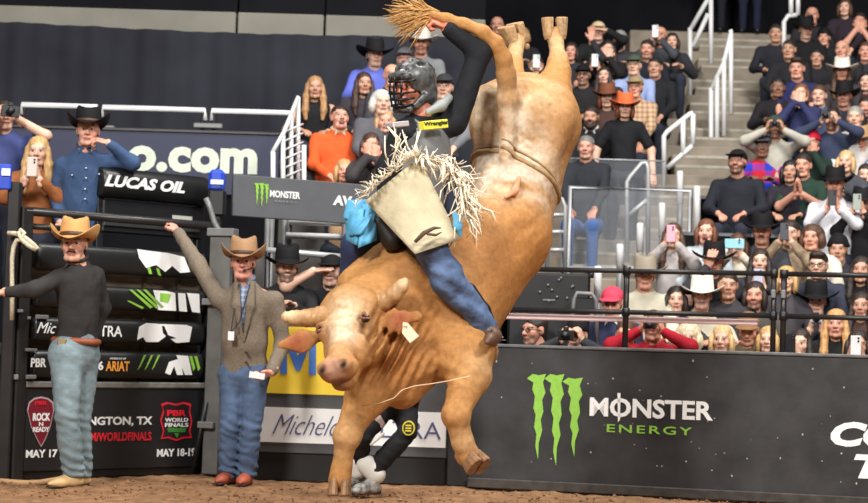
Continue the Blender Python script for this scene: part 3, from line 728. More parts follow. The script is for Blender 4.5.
# ================================================================== PEOPLE: generic builder
def rotz(a):
    c, s = math.cos(a), math.sin(a); return np.array([[c, -s, 0], [s, c, 0], [0, 0, 1.0]])
def rotx(a):
    c, s = math.cos(a), math.sin(a); return np.array([[1.0, 0, 0], [0, c, -s], [0, s, c]])
def roty(a):
    c, s = math.cos(a), math.sin(a); return np.array([[c, 0, s], [0, 1.0, 0], [-s, 0, c]])
_HD = {}
def head_geo(sex, mouth, h):
    """face looks along -Y, origin at the middle of the head, chin to crown 0.235"""
    key = (sex, mouth, h)
    if key in _HD: return _HD[key]
    jw = .066 if sex == 'm' else .060
    p = [E((0, .018, .036), (.079, .095, .082)), E((0, -.018, -.033), (jw, .068, .077)),
         C((-.03, -.048, -.088), (.03, -.048, -.088), .026 if sex == 'm' else .021), E((0, -.068, -.098), (.022, .02, .018)),
         C((-.036, -.070, .030), (.036, -.070, .030), .016 if sex == 'm' else .013),
         E((-.042, -.055, -.022), (.024, .028, .026)), E((.042, -.055, -.022), (.024, .028, .026))]
    g = [('-', E((sx * .032, -.111, .006), (.020, .022, .012))) for sx in (-1, 1)]
    g += [E((sx * .031, -.070, .006), .0155) for sx in (-1, 1)]
    g += [C((0, -.084, .018), (0, -.110, -.022), .008, .0125), E((-.012, -.097, -.027), (.010, .011, .008)), E((.012, -.097, -.027), (.010, .011, .008))]
    if mouth == 'open':
        g += [E((0, -.074, -.052), (.026, .018, .009)), E((0, -.068, -.083), (.024, .018, .009)), ('-', E((0, -.090, -.067), (.021, .028, .0125)))]
    else:
        g += [E((0, -.080, -.0555), (.026, .013, .0065)), E((0, -.079, -.0665), (.021, .013, .0065))]
    g += [E((sx * .077, .012, .0), (.010, .020, .032), rotz(sx * -.35)) for sx in (-1, 1)]
    V, Q = sdf_mesh(p + g, h, .014)
    _HD[key] = (V, Q); return V, Q
def head_cols(V, skin, hairc, mouth='shut', stubble=0.0, sex='m', brow=None, warm=1.0):
    s = lin(skin); x, y, z = V[:, 0], V[:, 1], V[:, 2]; ax = np.abs(x)
    c = np.tile(s, (len(V), 1))
    ch = np.exp(-(((ax - .042) / .022) ** 2 + ((z + .022) / .022) ** 2)) * (y < 0) + .8 * np.exp(-((x / .014) ** 2 + ((z + .024) / .016) ** 2)) * (y < -.08)
    ears = (ax > .07) * (np.abs(y - .012) < .03) * .5
    ch = np.clip(ch * .36 * warm + ears * .35, 0, 1)[:, None]; c = c * (1 - ch) + s * np.array([1.08, .68, .60]) * ch
    if stubble > 0:
        b = np.clip((-.034 - z + .25 * np.maximum(ax - .03, 0)) / .018, 0, 1) * (y < .02) * np.clip((.10 - np.abs(y)) / .02, .3, 1)
        b = np.maximum(b, ((np.abs(z + .044) < .010) & (ax < .036) & (y < -.06)) * 1.0)
        b = b * (1 - ((np.abs(z + .060) < .010) & (ax < .02)))
        b = np.maximum(b, ((ax > .055) & (np.abs(y + .01) < .025) & (z < .01) & (z > -.06)) * .8)
        b = (b * stubble)[:, None]; c = c * (1 - b) + lin(hairc) * b
    lip = lin((176, 92, 88) if sex == 'm' else (186, 70, 78))
    if mouth == 'open':
        m = ((ax < .027) & (y < -.055) & (z < -.046) & (z > -.092)); c[m] = lip
        m = ((x / .022) ** 2 + ((z + .067) / .0135) ** 2 < 1) & (y < -.035); c[m] = lin((62, 24, 24))
        m = (ax < .016) & (np.abs(z + .0575) < .0045) & (y < -.05); c[m] = lin((225, 215, 205))
    else:
        m = ((x / .026) ** 2 + ((z + .061) / .010) ** 2 < 1) & (y < -.06); c[m] = c[m] * .35 + lip * .65
        m = (ax < .024) & (np.abs(z + .0610) < .0022) & (y < -.06); c[m] = lip * .35
    ex = (ax - .031) / .0145; ez = (z - .006) / .0068
    m = (ex ** 2 + ez ** 2 < 1) & (y < -.05); c[m] = lin((176, 160, 152))
    m = (((ax - .031) / .0082) ** 2 + ((z - .006) / .0075) ** 2 < 1) & (y < -.05); c[m] = lin((30, 22, 18))
    m = (ex ** 2 < 1.1) & (np.abs(z - .0145) < .0035) & (y < -.05); c[m] = lin((60, 40, 32)) * .6 + s * .2
    bc = lin(brow or hairc) * .7
    m = (np.abs(z - (.030 - .12 * np.maximum(ax - .035, 0))) < .0050) & (ax > .012) & (ax < .052) & (y < -.05); c[m] = c[m] * .25 + bc * .75
    return c
_HN = {}
def hand_geo(pose, h):
    """right hand: wrist at origin, fingers +Z, palm -Y, thumb +X"""
    key = (pose, h)
    if key in _HN: return _HN[key]
    curl = {'open': .12, 'relaxed': .45, 'grip': .95, 'fist': 1.45, 'hold': .75}[pose]; spread = {'open': .10, 'relaxed': .04}.get(pose, .0)
    pr = [E((0, 0, .05), (.041, .0165, .055)), C((0, 0, -.04), (0, 0, .02), .027, .026, ((0, 1, 0), .75)), C((.022, -.006, .02), (.034, -.010, .05), .017, .014)]
    for k, (x, l) in enumerate(((-.031, .062), (-.0105, .076), (.0105, .082), (.031, .072))):
        x = -x; p0 = np.array([x, 0, .086]); a = 0.0; pts = [p0]; sp = x / .031 * spread
        for j, f in enumerate((.45, .31, .24)):
            a += curl * (.8, 1.0, .7)[j]
            d = np.array([math.sin(sp) * math.cos(a), -math.sin(a), math.cos(a) * math.cos(sp)])
            pts.append(pts[-1] + d * l * f)
        pr += chain(pts, [.0098, .0092, .0085, .0072])
    ta = .35 + .45 * min(curl, 1.2)
    t0 = np.array([.030, -.008, .030]); t1 = t0 + .036 * nrm((.75, -.35 * ta, .62)); t2 = t1 + .028 * nrm((.35 - .3 * ta, -.5 * ta, .8))
    pr += chain([t0, t1, t2], [.014, .0115, .0085])
    V, Q = sdf_mesh(pr, h, .010)
    _HN[key] = (V, Q); return V, Q
def place_hand(pose, wrist, d, palm, side, h, scale=1.0):
    V, Q = hand_geo(pose, h); V = V * scale
    z = nrm(d); y = -np.array(palm, float); y = nrm(y - z * (y @ z)); x = np.cross(y, z)
    if side == 'R': V = V * [-1, 1, 1]; Q = Q[:, ::-1]
    return np.array(wrist) + V @ np.stack([x, y, z]), Q
def ik(s, wv, l1, l2, pole):
    s = np.array(s, float); wv = np.array(wv, float); d = wv - s; L = np.linalg.norm(d); mx = (l1 + l2) * .985
    if L > mx: wv = s + d * mx / L; d = wv - s; L = mx
    u = d / L; a = (l1 * l1 - l2 * l2 + L * L) / (2 * L); hh = math.sqrt(max(l1 * l1 - a * a, 0))
    p = np.array(pole, float); p = nrm(p - u * (p @ u)); return s + u * a + p * hh, wv
class Geo:
    def __init__(s): s.V = []; s.Q = []; s.C = []; s.n = 0
    def add(s, V, Q, c):
        s.V.append(V); s.Q.append(np.asarray(Q) + s.n); s.n += len(V)
        s.C.append(np.tile(c, (len(V), 1)) if np.ndim(c) == 1 else c)
    def get(s): return np.concatenate(s.V), np.concatenate(s.Q), np.concatenate(s.C)

# ---- hair, hats, beards in head space (shared meshes)
_TP = {}
def hair_mesh(kind):
    if kind in _TP: return _TP[kind]
    cap = [E((0, .026, .046), (.083, .100, .086))]
    face = [('-', E((0, -.115, -.03), (.078, .075, .098)))]
    if kind == 'short': p = cap + [E((0, .06, -.02), (.07, .055, .07))] + face + [('-', E((0, -.02, -.12), (.1, .1, .07)))]
    elif kind == 'swept': p = cap + [E((0, -.045, .095), (.068, .05, .034)), E((0, .06, -.02), (.07, .055, .07))] + face
    elif kind == 'long': p = cap + [E((0, .055, -.05), (.085, .06, .11))] + face + chain([(-.072, .0, .02), (-.088, -.02, -.10), (-.095, -.045, -.24), (-.085, -.06, -.33)], [.030, .034, .036, .018]) + chain([(.072, .0, .02), (.088, -.02, -.10), (.095, -.045, -.24), (.085, -.06, -.33)], [.030, .034, .036, .018])
    elif kind == 'bob': p = cap + [E((0, .045, -.03), (.098, .075, .10))] + face + [E((-.085, -.015, -.04), (.028, .045, .085)), E((.085, -.015, -.04), (.028, .045, .085))]
    elif kind == 'fluffy': p = cap + [E((0, .04, .03), (.108, .105, .095)), E((-.09, .0, -.03), (.04, .05, .07)), E((.09, .0, -.03), (.04, .05, .07))] + face
    elif kind == 'fringe_under_hat': p = [E((0, .055, -.005), (.079, .06, .075)), E((-.074, .02, .005), (.010, .03, .045)), E((.074, .02, .005), (.010, .03, .045))]
    elif kind == 'moustache': p = chain([(-.034, -.083, -.058), (-.016, -.096, -.046), (0, -.100, -.044), (.016, -.096, -.046), (.034, -.083, -.058)], [.005, .0085, .0075, .0085, .005])
    elif kind == 'beard': p = [E((0, -.05, -.095), (.055, .048, .040)), E((-.058, -.02, -.055), (.016, .035, .045)), E((.058, -.02, -.055), (.016, .035, .045))] + chain([(-.034, -.076, -.062), (0, -.094, -.045), (.034, -.076, -.062)], [.008, .009, .008]) + [('-', E((0, -.092, -.063), (.022, .02, .007)))]
    else: raise ValueError(kind)
    lng = kind in ('long', 'bob')
    V, Q = sdf_mesh(p, .0085 if lng else .007, .02 if kind not in ('moustache', 'beard') else .008,
                    disp=lambda X: .0032 * fbm(X * [1, 1, .25 if lng else .6], 130, 5) + .002 * fbm(X * [1, 1, .2], 260, 6))
    me = to_mesh(kind, V, Q); _TP[kind] = me; return me
def hat_mesh(kind):
    if kind in _TP: return _TP[kind]
    if kind.startswith('cowboy'):
        wide = {'cowboy': 1.0, 'cowboy_wide': 1.25, 'cowboy_curl': 1.0}[kind]; curl = {'cowboy': .045, 'cowboy_wide': .05, 'cowboy_curl': .085}[kind]
        n = 44; prof = []
        # (t: 0 crown axis..1 band, then brim 1..2)
        for r, z in ((0, .118), (.25, .116), (.5, .122), (.7, .132), (.84, .128), (.92, .108), (.965, .07), (1.0, .02), (1.02, .002)): prof.append((r, z, 0.0, 0))
        for q in (.15, .4, .65, .85, 1.0): prof.append((1.02, .0, q, 0))
        for q in (1.0, .85, .65, .4, .15): prof.append((1.02, -.006, q, 0))
        for r, z in ((.99, .0), (.95, .06), (.85, .1), (0, .105)): prof.append((r, z, 0.0, 1))
        V = []
        for r, z, q, inner in prof:
            for k in range(n):
                g = 2 * math.pi * k / n; cx, sy = math.cos(g), math.sin(g)
                x = .086 * r * cx; y = .104 * r * sy
                if q > 0:
                    bw = .088 * wide; x += bw * q * cx * (1 - .22 * q * abs(cx) * (curl / .045)); y += bw * q * sy * 1.05
                    z2 = z + curl * q * q * abs(cx) ** 1.6 - .022 * q * abs(sy) ** 2
                else:
                    z2 = z
                    if z > .1 and not inner:
                        crease = math.exp(-(x / .022) ** 2) * .030 * (1 if r < .8 else .4)
                        pinch = .012 * max(0, -sy) * abs(cx) * 2 * r
                        z2 = z - crease - .020 * max(0, -sy) * r - pinch
                        x *= 1 - .10 * max(0, -sy)
                V.append((x, y, z2))
        F = [[i * n + k, (i + 1) * n + k, (i + 1) * n + (k + 1) % n, i * n + (k + 1) % n] for i in range(len(prof) - 1) for k in range(n)]
        me = to_mesh(kind, V, F)
    elif kind == 'cap':
        p = [E((0, .018, .004), (.088, .106, .088)), ('-', E((0, .018, -.062), (.2, .2, .058))), C((-.045, -.115, .008), (.045, -.115, .008), .048, .048, ((0, 0, 1), .14)), C((-.03, -.135, .006), (.03, -.135, .006), .045, .045, ((0, 0, 1), .14))]
        V, Q = sdf_mesh(p, .0075, .006); me = to_mesh(kind, V, Q)
    elif kind == 'beanie':
        p = [E((0, .018, .0), (.089, .107, .10)), ('-', E((0, .018, -.085), (.2, .2, .07))), T((0, .018, -.008), (0, .0, 1), .082, .017)]
        V, Q = sdf_mesh(p, .0075, .01); me = to_mesh(kind, V, Q)
    elif kind == 'band':
        n = 32; V = []; F = []
        for z, s in ((0.004, 1.03), (.028, 1.005), (.028, .96), (.004, .98)):
            V += [(.086 * s * math.cos(2 * math.pi * k / n), .104 * s * math.sin(2 * math.pi * k / n), z) for k in range(n)]
        F = [[i * n + k, ((i + 1) % 4) * n + k, ((i + 1) % 4) * n + (k + 1) % n, i * n + (k + 1) % n] for i in range(4) for k in range(n)]
        me = to_mesh(kind, V, [f[::-1] for f in F])
    _TP[kind] = me; return me
def glasses_mesh():
    if 'glasses' in _TP: return _TP['glasses']
    mb = MB()
    for sx in (-1, 1):
        mb.tube([(sx * .032 + .022 * math.cos(a), -.099 + .004 * abs(math.cos(a)), .004 + .017 * math.sin(a)) for a in np.linspace(0, 2 * math.pi, 15)], .003, 6, caps=False)
        mb.tube([(sx * .054, -.094, .008), (sx * .078, -.05, .010), (sx * .082, .02, .008)], .0028, 6)
    mb.tube([(-.011, -.103, .008), (0, -.106, .011), (.011, -.103, .008)], .003, 6)
    me = to_mesh('glasses', mb.V, mb.F); _TP['glasses'] = me; return me

def torso_prims(J, f, sw, depth=1.0, fat=1.0, long=.0, pw=1.0):
    """chest, belly, pelvis and shoulders between J['pelvis'] and J['neck']"""
    pe, ne = np.array(J['pelvis'], float), np.array(J['neck'], float); u = nrm(ne - pe); L = np.linalg.norm(ne - pe)
    s = nrm(np.array(J['shR'], float) - np.array(J['shL'], float)); fw = nrm(np.cross(u, s)); 
    if fw @ f < 0: fw = -fw
    s2 = np.cross(fw, u); R = np.stack([s2, fw, u], 1)
    k = L / .5
    p = [E(pe + u * L * .66 + fw * .012, (sw * .93, .118 * depth, .19 * k), R), E(pe + u * L * .32 + fw * .018 * fat, (sw * .84 * fat, .112 * depth * fat, .19 * k), R),
         E(pe + u * .0 - u * long * .4, (sw * .88 * fat * pw, .118 * depth * fat, .13 + long * .5), R)]
    a, b = np.array(J['shL'], float), np.array(J['shR'], float)
    p += [C(a * .86 + b * .14 - u * .015, b * .86 + a * .14 - u * .015, .066, .066), C(a * .75 + b * .25, ne + u * .03, .05, .05), C(b * .75 + a * .25, ne + u * .03, .05, .05)]
    return p, R
def human(name, label, J, f, head=(0, 0, 0), hs=1.0, sex='m', skin=(206, 152, 124), hairc=(60, 42, 30), hair='short', hat=None, hatc=(30, 28, 28),
          topc=(40, 40, 44), topname='shirt', topmat=None, sleeve='long', sw=.19, fat=1.0, hv=.0065, gv=.016, hands=None, mouth='shut', stubble=0.0,
          beard=None, glasses=False, root=None, group=None, collar=None, fold=.004, arm=1.0, cut=None, inner=None, long=.0, neckc=True, hat_tilt=0.0, brow=None, hat_rot=0.0, capback=False, pw=1.0, depth=1.0):
    f = nrm(f); root_loc = np.array(root if root is not None else J['pelvis'], float)
    t = thing(name, root_loc, label, 'person', group)
    Rh = rotz(head[0]) @ rotx(head[1]) @ roty(head[2]); hc = np.array(J['head'], float)
    V, Q = head_geo(sex, mouth, hv); g = Geo(); sk = lin(skin)
    g.add(hc + (V * hs) @ Rh.T, Q, head_cols(V, skin, hairc, mouth, stubble, sex, brow))
    ne = np.array(J['neck'], float); ht = hc + Rh @ (np.array([0, .022, -.065]) * hs)
    nr = (.062 if sex == 'm' else .048) * hs
    body = [C(ht, ne - (ne - ht) * .0, nr, nr * 1.12), C(ne, ne + (np.array(J['pelvis']) - ne) * .25, .048 * hs, .045 * hs)]
    tp, R = torso_prims(J, f, sw, depth=depth, fat=fat, long=long, pw=pw); u = R[:, 2]
    vis = []
    for S in 'LR':
        sh, el, wr = [np.array(J[k + S], float) for k in ('sh', 'el', 'wr')]
        vis += [C(ne, sh, .035, .035), C(sh, el, .036 * arm, .032 * arm), C(el, wr, .032 * arm, .026 * arm)]
        if sleeve == 'long': cut_e = wr - nrm(wr - el) * .02; vis += [C(el * .3 + wr * .7, wr, .030 * arm, .026 * arm)]; tp += [C(sh, el, .062 * arm, .052 * arm), C(el, cut_e, .052 * arm, .040 * arm)]
        elif sleeve == 'short': tp += [C(sh, sh + (el - sh) * .75, .062 * arm, .060 * arm)]; vis += [C(sh, el, .045 * arm, .041 * arm), C(el, wr, .041 * arm, .027 * arm)]
        else: vis += [C(sh, el, .047 * arm, .040 * arm), C(el, wr, .040 * arm, .026 * arm)]
        hp = (hands or {}).get(S, ('relaxed', None, None))
        if hp is not None:
            d = hp[2] if len(hp) > 2 and hp[2] is not None else nrm(wr - el); pm = hp[1] if hp[1] is not None else np.array([0, -1.0, 0]) + (.3 if S == 'L' else -.3) * R[:, 0]
            hV, hQ = place_hand(hp[0], wr, d, pm, S, .0055 if hv < .006 else .0065, hs if hs < .95 else 1.0); g.add(hV, hQ, sk * [1.0, .95, .93])
    bV, bQ = sdf_mesh(body + vis, .011, .025); g.add(bV, bQ, sk)
    V, Q, c = g.get(); mesh_obj('body', V, Q, SKIN, t, c)
    # garment
    nk = [('-', C(ne + u * (.045 if collar is None else .080) + f * .035, ne + u * .14 + f * .02, .054 if collar is None else .046, .075))]
    sd = abs(hash(label)) % 997 if False else sum(map(ord, label)) % 997
    pr = tp + (nk if neckc else []) + ([('-', q) for q in cut] if cut else [])
    gV, gQ = sdf_mesh(pr, gv, .045, disp=lambda X: fold * fbm(X, 22, sd) + fold * .7 * fbm(X * [1, 1, .5], 48, sd + 1))
    mesh_obj(topname, gV, gQ, topmat or cloth(topc), t)
    if inner:
        ip, _ = torso_prims(J, f, sw - .012, depth=.9 * depth, fat=fat * .95); iV, iQ = sdf_mesh(ip[:3] + ip[4:] + nk, gv, .04); mesh_obj(inner[0], iV, iQ, inner[1], t)
    if collar is not None:
        ct = ne + u * .052 + f * .006; mbp = [T(ct, nrm(u + f * .40), .066, .013)] + [C(ct + f * .060 - u * .02 + R[:, 0] * .022 * q, ct + f * .082 - u * .075 + R[:, 0] * .05 * q, .020, .006, (f, .5)) for q in (-1, 1)]
        cV, cQ = sdf_mesh(mbp, .007, .012); mesh_obj('collar', cV, cQ, collar, t)
    hl = hc - root_loc
    if hair: shared('hair', hair_mesh('fringe_under_hat' if (hat and hair == 'short') else hair), M('hair_%d_%d_%d' % tuple(hairc), hairc, rough=.55, var=.3, vscale=60, bump=.5, bscale=150, stretch=(1, 1, .2)), t, hl, Rh, hs)
    if beard: shared('moustache' if beard == 'moustache' else 'beard', hair_mesh(beard), M('hair_%d_%d_%d' % tuple(hairc), hairc, rough=.55, var=.3, vscale=60, bump=.5, bscale=150, stretch=(1, 1, .2)), t, hl, Rh, hs)
    if hat:
        off = {'cap': .046, 'beanie': .052}.get(hat, .046); Rt = Rh @ rotx(hat_tilt) @ rotz(math.pi if capback else hat_rot)
        ho = shared('hat', hat_mesh(hat), M('felt_%d_%d_%d' % tuple(hatc), hatc, rough=.8, var=.12, vscale=12, bump=.1, bscale=80, spec=.2), t, hl + Rh @ np.array([0, .012, off]) * hs, Rt, hs * ((1.14 if hs < 1.05 else 1.07) if hat.startswith('cowboy') else 1.05))
        if hat.startswith('cowboy') and hv < .006: shared('hat_band', hat_mesh('band'), M('hat_band_leather', (70, 46, 30), rough=.5), ho)
    if glasses: shared('glasses', glasses_mesh(), M('spectacle_frame', (20, 20, 22), rough=.3), t, hl, Rh, hs)
    t['_'] = 0; del t['_']
    return t, R
def legs(t, J, mat, bootmat, r=1.0, gv=.014, fold=.006, boots=True, name='trousers', seat=True, knee=.0):
    pr = []
    pe = np.array(J['pelvis'], float)
    for S in 'LR':
        hp, kn, an = [np.array(J[k + S], float) for k in ('hip', 'kn', 'an')]
        pr += [K(.02, C(hp, kn, .090 * r, .064 * r)), K(.012, C(kn, kn * .6 + an * .4, .062 * r, .064 * r)), K(.012, C(kn * .6 + an * .4, an, .064 * r, .062 * r))]
    if seat: pr += [C(np.array(J['hipL']) + [0, 0, .04], np.array(J['hipR']) + [0, 0, .04], .092 * r, .092 * r), C(pe, (np.array(J['hipL']) + np.array(J['hipR'])) / 2 + [0, 0, .02], .10 * r, .11 * r)]
    kz = [np.array(J['kn' + S], float) for S in 'LR']; az = [np.array(J['an' + S], float) for S in 'LR']
    def dp(X):
        d = fold * fbm(X * [1, 1, 1.6], 20, 11)
        for k_, s_ in [(k, .10) for k in kz] + [(a, .16) for a in az]:
            q = np.linalg.norm(X - k_, axis=1); d += .9 * fold * np.exp(-(q / s_) ** 2) * np.sin((X[:, 2] + .35 * X[:, 0]) * 95 + 3.0 * fbm(X, 14, 7))
        return d
    V, Q = sdf_mesh(pr, gv, .04, dp); o = mesh_obj(name, V, Q, mat, t)
    if boots:
        for S in 'LR':
            an, toe = np.array(J['an' + S], float), np.array(J['toe' + S], float); d = nrm((toe - an) * [1, 1, 0]); gz = min(toe[2], an[2])
            heel = np.array([an[0], an[1], toe[2]]) - d * .045
            pb = [C(an + [0, 0, .03], heel + d * .04 + [0, 0, .03], .048, .040), C(heel + [0, 0, .022], toe - d * .06 + [0, 0, .020], .036, .044, ((0, 0, 1), .8)), C(toe - d * .07 + [0, 0, .018], toe + [0, 0, .012], .042, .020, ((0, 0, 1), .75)), C(heel + d * .04 + [0, 0, .06], toe - d * .09 + [0, 0, .028], .042, .034)]
            V, Q = sdf_mesh(pb, .008, .025); bt = mesh_obj('boot', V, Q, bootmat, t)
            mb = MB(); sd = np.cross([0, 0, 1.0], d)
            mb.obox(heel + d * .015 + [0, 0, -.006], [d, sd, [0, 0, 1]], [.034, .03, .012], .004); mb.obox((heel + toe) / 2 + d * .035 + [0, 0, -.007], [d, sd, [0, 0, 1]], [.085, .036, .006], .004)
            mb.build('sole', M('boot_sole', (60, 44, 34), rough=.7), bt)
    return o

# ================================================================== THE BULL
BY = 10.0
def B(px, py, d=0.0): return P(px, py, BY + d)
bull = thing('bull', B(420, 400), 'big tan bucking bull with hind legs kicked high in the air', 'bull')
# head frame: x to image right, y down the nose, z out of the forehead
h0 = B(346, 301, -.42); hx = nrm(B(365, 321, -.65) - B(318, 334, -.56)); hy = B(339, 363, -.82) - h0; hy = nrm(hy - hx * (hy @ hx)); hz = np.cross(hx, hy)
if hz[1] > 0: hz = -hz
HR = np.stack([hx, hy, hz], 1)
def HP(x, y, z): return h0 + HR @ np.array([x, y, z], float)
def HE(c_, r): return K(.03, E(HP(*c_), r, HR))
def HC(a, b, ra, rb, k=.03): return K(k, C(HP(*a), HP(*b), ra, rb))
bp = [
    # barrel, shoulders, hump
    E(B(404, 306, .02), (.325, .35, .325)), E(B(441, 328, .06), (.285, .34, .295)), C(B(383, 272, .02), B(430, 258, .16), .135, .15), C(B(355, 284, -.1), B(392, 262, .02), .10, .13),
    E(B(408, 360, -.08), (.20, .24, .20)), C(B(372, 378, -.30), B(402, 388, -.14), .07, .115),
    C(B(402, 305, -.05), B(352, 314, -.36), .285, .165), C(B(398, 345, -.1), B(362, 345, -.40), .19, .11),
    C(B(442, 308, .10), B(500, 236, .42), .33, .285), C(B(500, 236, .42), B(517, 176, .58), .285, .258), C(B(517, 176, .58), B(527, 128, .66), .258, .305),
    # hindquarters: croup, thighs, pin bones
    E(B(522, 120, .62), (.315, .34, .275)), E(B(553, 120, .60), (.15, .25, .22)), E(B(492, 118, .55), (.105, .19, .20)),
    K(.05, E(B(487, 96, .44), (.075, .08, .07))), K(.05, E(B(538, 90, .50), (.08, .08, .07))), K(.04, C(B(505, 168, .31), B(508, 104, .29), .035, .062)), K(.05, C(B(540, 175, .40), B(556, 120, .42), .07, .10)),
    # shoulder blade, upper arms
    K(.05, C(B(442, 275, -.10), B(470, 340, -.14), .11, .15)), K(.05, E(B(470, 352, -.20), (.13, .13, .17))), K(.05, E(B(378, 365, -.22), (.11, .13, .15))),
    # hind legs
    C(B(546, 108, .82), B(558, 74, 1.06), .17, .085), K(.02, C(B(558, 74, 1.06), B(558, 62, 1.12), .080, .066)), K(.02, C(B(558, 62, 1.12), B(556, 46, 1.2), .058, .043)), K(.02, C(B(556, 44, 1.2), B(555, 36, 1.24), .046, .060)),
    C(B(508, 112, .82), B(512, 76, 1.06), .17, .078), K(.02, C(B(512, 76, 1.06), B(513, 66, 1.12), .075, .062)), K(.02, C(B(513, 66, 1.12), B(516, 50, 1.2), .056, .042)), K(.02, C(B(516, 50, 1.2), B(518, 41, 1.24), .045, .058)),
    # front leg, image right, folded
    K(.04, C(B(456, 350, -.12), B(469, 374, -.26), .18, .125)), K(.03, C(B(469, 374, -.26), B(458, 408, -.41), .118, .074)), K(.02, E(B(456, 415, -.43), (.080, .075, .072))), K(.02, C(B(457, 420, -.42), B(463, 443, -.39), .062, .052)), K(.02, C(B(463, 443, -.39), B(468, 455, -.36), .055, .066)),
    # front leg, image left, reaching down
    K(.04, C(B(390, 372, -.16), B(366, 398, -.27), .155, .112)), K(.03, C(B(366, 398, -.27), B(350, 428, -.35), .106, .074)), K(.02, E(B(347, 436, -.37), (.080, .075, .075))), K(.02, C(B(346, 442, -.36), B(342, 466, -.34), .060, .052)), K(.02, C(B(342, 466, -.34), B(340, 480, -.33), .056, .068)),
    # head
    HC((-.10, .01, -.05), (.10, .01, -.05), .078, .078), HE((0, .12, -.06), (.132, .17, .088)), HE((-.118, .165, -.045), (.042, .05, .045)), HE((.118, .165, -.045), (.042, .05, .045)),
    HE((-.075, .23, -.13), (.062, .15, .105)), HE((.075, .23, -.13), (.062, .15, .105)), HC((0, .20, -.055), (0, .42, -.06), .088, .070),
    HE((0, .475, -.065), (.112, .075, .075)), K(.02, E(HP(-.058, .50, -.02), (.042, .045, .035), HR)), K(.02, E(HP(.058, .50, -.02), (.042, .045, .035), HR)), HC((0, .22, -.17), (0, .46, -.15), .085, .052), HE((0, .49, -.14), (.066, .045, .045)),
    K(.03, '-', E(HP(-.115, .31, .01), (.035, .09, .06), HR)), K(.03, '-', E(HP(.115, .31, .01), (.035, .09, .06), HR)),
    K(.012, '-', E(HP(-.060, .535, .005), (.022, .032, .015), HR @ rotz(.5))), K(.012, '-', E(HP(.060, .535, .005), (.022, .032, .015), HR @ rotz(-.5))),
    K(.010, '-', C(HP(-.11, .46, -.118), HP(0, .56, -.112), .009, .009)), K(.010, '-', C(HP(.11, .46, -.118), HP(0, .56, -.112), .009, .009)),
    K(.012, E(HP(-.118, .150, -.008), (.040, .018, .022), HR)), K(.012, E(HP(.118, .150, -.008), (.040, .018, .022), HR)), K(.012, '-', E(HP(-.135, .175, .0), (.022, .016, .020), HR)), K(.012, '-', E(HP(.135, .175, .0), (.022, .016, .020), HR)),
    # ears
    K(.02, C(B(378, 322, -.42), B(394, 321, -.45), .030, .066, ((.25, 1, .1), .30))), K(.02, C(B(394, 321, -.45), B(417, 316, -.47), .066, .030, ((.25, 1, .1), .30))),
    K(.02, C(B(318, 337, -.46), B(302, 341, -.50), .030, .064, ((-.25, 1, .1), .30))), K(.02, C(B(302, 341, -.50), B(282, 345, -.53), .064, .026, ((-.25, 1, .1), .30))),
    K(.015, '-', C(B(386, 322, -.50), B(410, 317, -.52), .030, .016, ((0, 0, 1), .8))), K(.015, '-', C(B(310, 341, -.56), B(290, 344, -.58), .030, .018, ((0, 0, 1), .8))),
    # tail
] + [K(.03, q) for q in chain([B(*q) for q in ((508, 118, .34), (508, 98, .27), (506, 76, .20), (503, 58, .15), (496, 43, .11), (483, 32, .08), (464, 24, .07), (447, 19, .06), (432, 15, .06))], [.05, .062, .052, .045, .040, .036, .031, .027, .022])] + [
    # creases: throat, armpits, flank
    K(.05, '-', C(B(372, 352, -.52), B(366, 300, -.62), .05, .03)), K(.05, '-', C(B(432, 372, -.36), B(424, 400, -.30), .05, .05)), K(.04, '-', C(B(430, 300, -.42), B(438, 360, -.40), .03, .04)),
]
def bull_disp(X):
    d = .005 * fbm(X, 9, 21) + .003 * fbm(X, 30, 22) + .0012 * fbm(X, 90, 23)
    def at(px, py, dd, r): return np.exp(-(np.linalg.norm(X - B(px, py, dd), axis=1) / r) ** 2)
    ph = 2.2 * fbm(X, 8, 24)
    d += at(390, 348, -.36, .19) * .022 * np.sin((X[:, 0] * .95 - X[:, 2] * .5) * 110 + ph)              # neck folds
    d += at(378, 312, -.32, .13) * .010 * np.sin((X[:, 0] * .9 + X[:, 2] * .35) * 120 + ph)
    d += at(452, 372, -.30, .12) * .006 * np.sin((X[:, 2] * .9 + X[:, 0] * .5) * 90 + ph)
    d += at(520, 235, .10, .30) * .006 * np.sin((X[:, 0] * .75 - X[:, 2] * .65) * 34 + ph)                # ribs and flank
    d += at(505, 190, .30, .18) * .006 * np.sin((X[:, 2] * .9 + X[:, 0] * .25) * 75 + ph)
    return d
V, Q = sdf_mesh(bp, .0100, .055, bull_disp); V = relax(V, Q, 1, .4)
def near(V, px, py, d, r): return np.exp(-(np.linalg.norm(V - B(px, py, d), axis=1) / r) ** 2)[:, None]
def nearh(V, x, y, z, r): return np.exp(-(np.linalg.norm(V - HP(x, y, z), axis=1) / r) ** 2)[:, None]
tan, cream, rust, pale = lin((194, 140, 82)), lin((216, 182, 138)), lin((164, 104, 52)), lin((238, 222, 200))
c = np.tile(tan, (len(V), 1)); n1 = fbm(V, 14, 31)[:, None]; n2 = fbm(V, 38, 32)[:, None]; n3 = fbm(V, 95, 33)[:, None]
def mixc(c, col, w): w = np.clip(w, 0, 1); return c * (1 - w) + col * w
c = mixc(c, rust, .16 * np.clip(n1 + .3, 0, 1) + .15 * np.clip(n2, 0, 1) + .6 * near(V, 480, 270, .1, .28) + .5 * near(V, 410, 280, -.2, .22) + .7 * near(V, 395, 360, -.3, .16))
rump = near(V, 502, 150, .35, .27) + near(V, 480, 120, .40, .2) + .7 * near(V, 530, 95, .45, .2)
c = mixc(c, cream, np.clip(rump * (1.0 + .5 * n1 + .6 * n2), 0, 1) * .95)
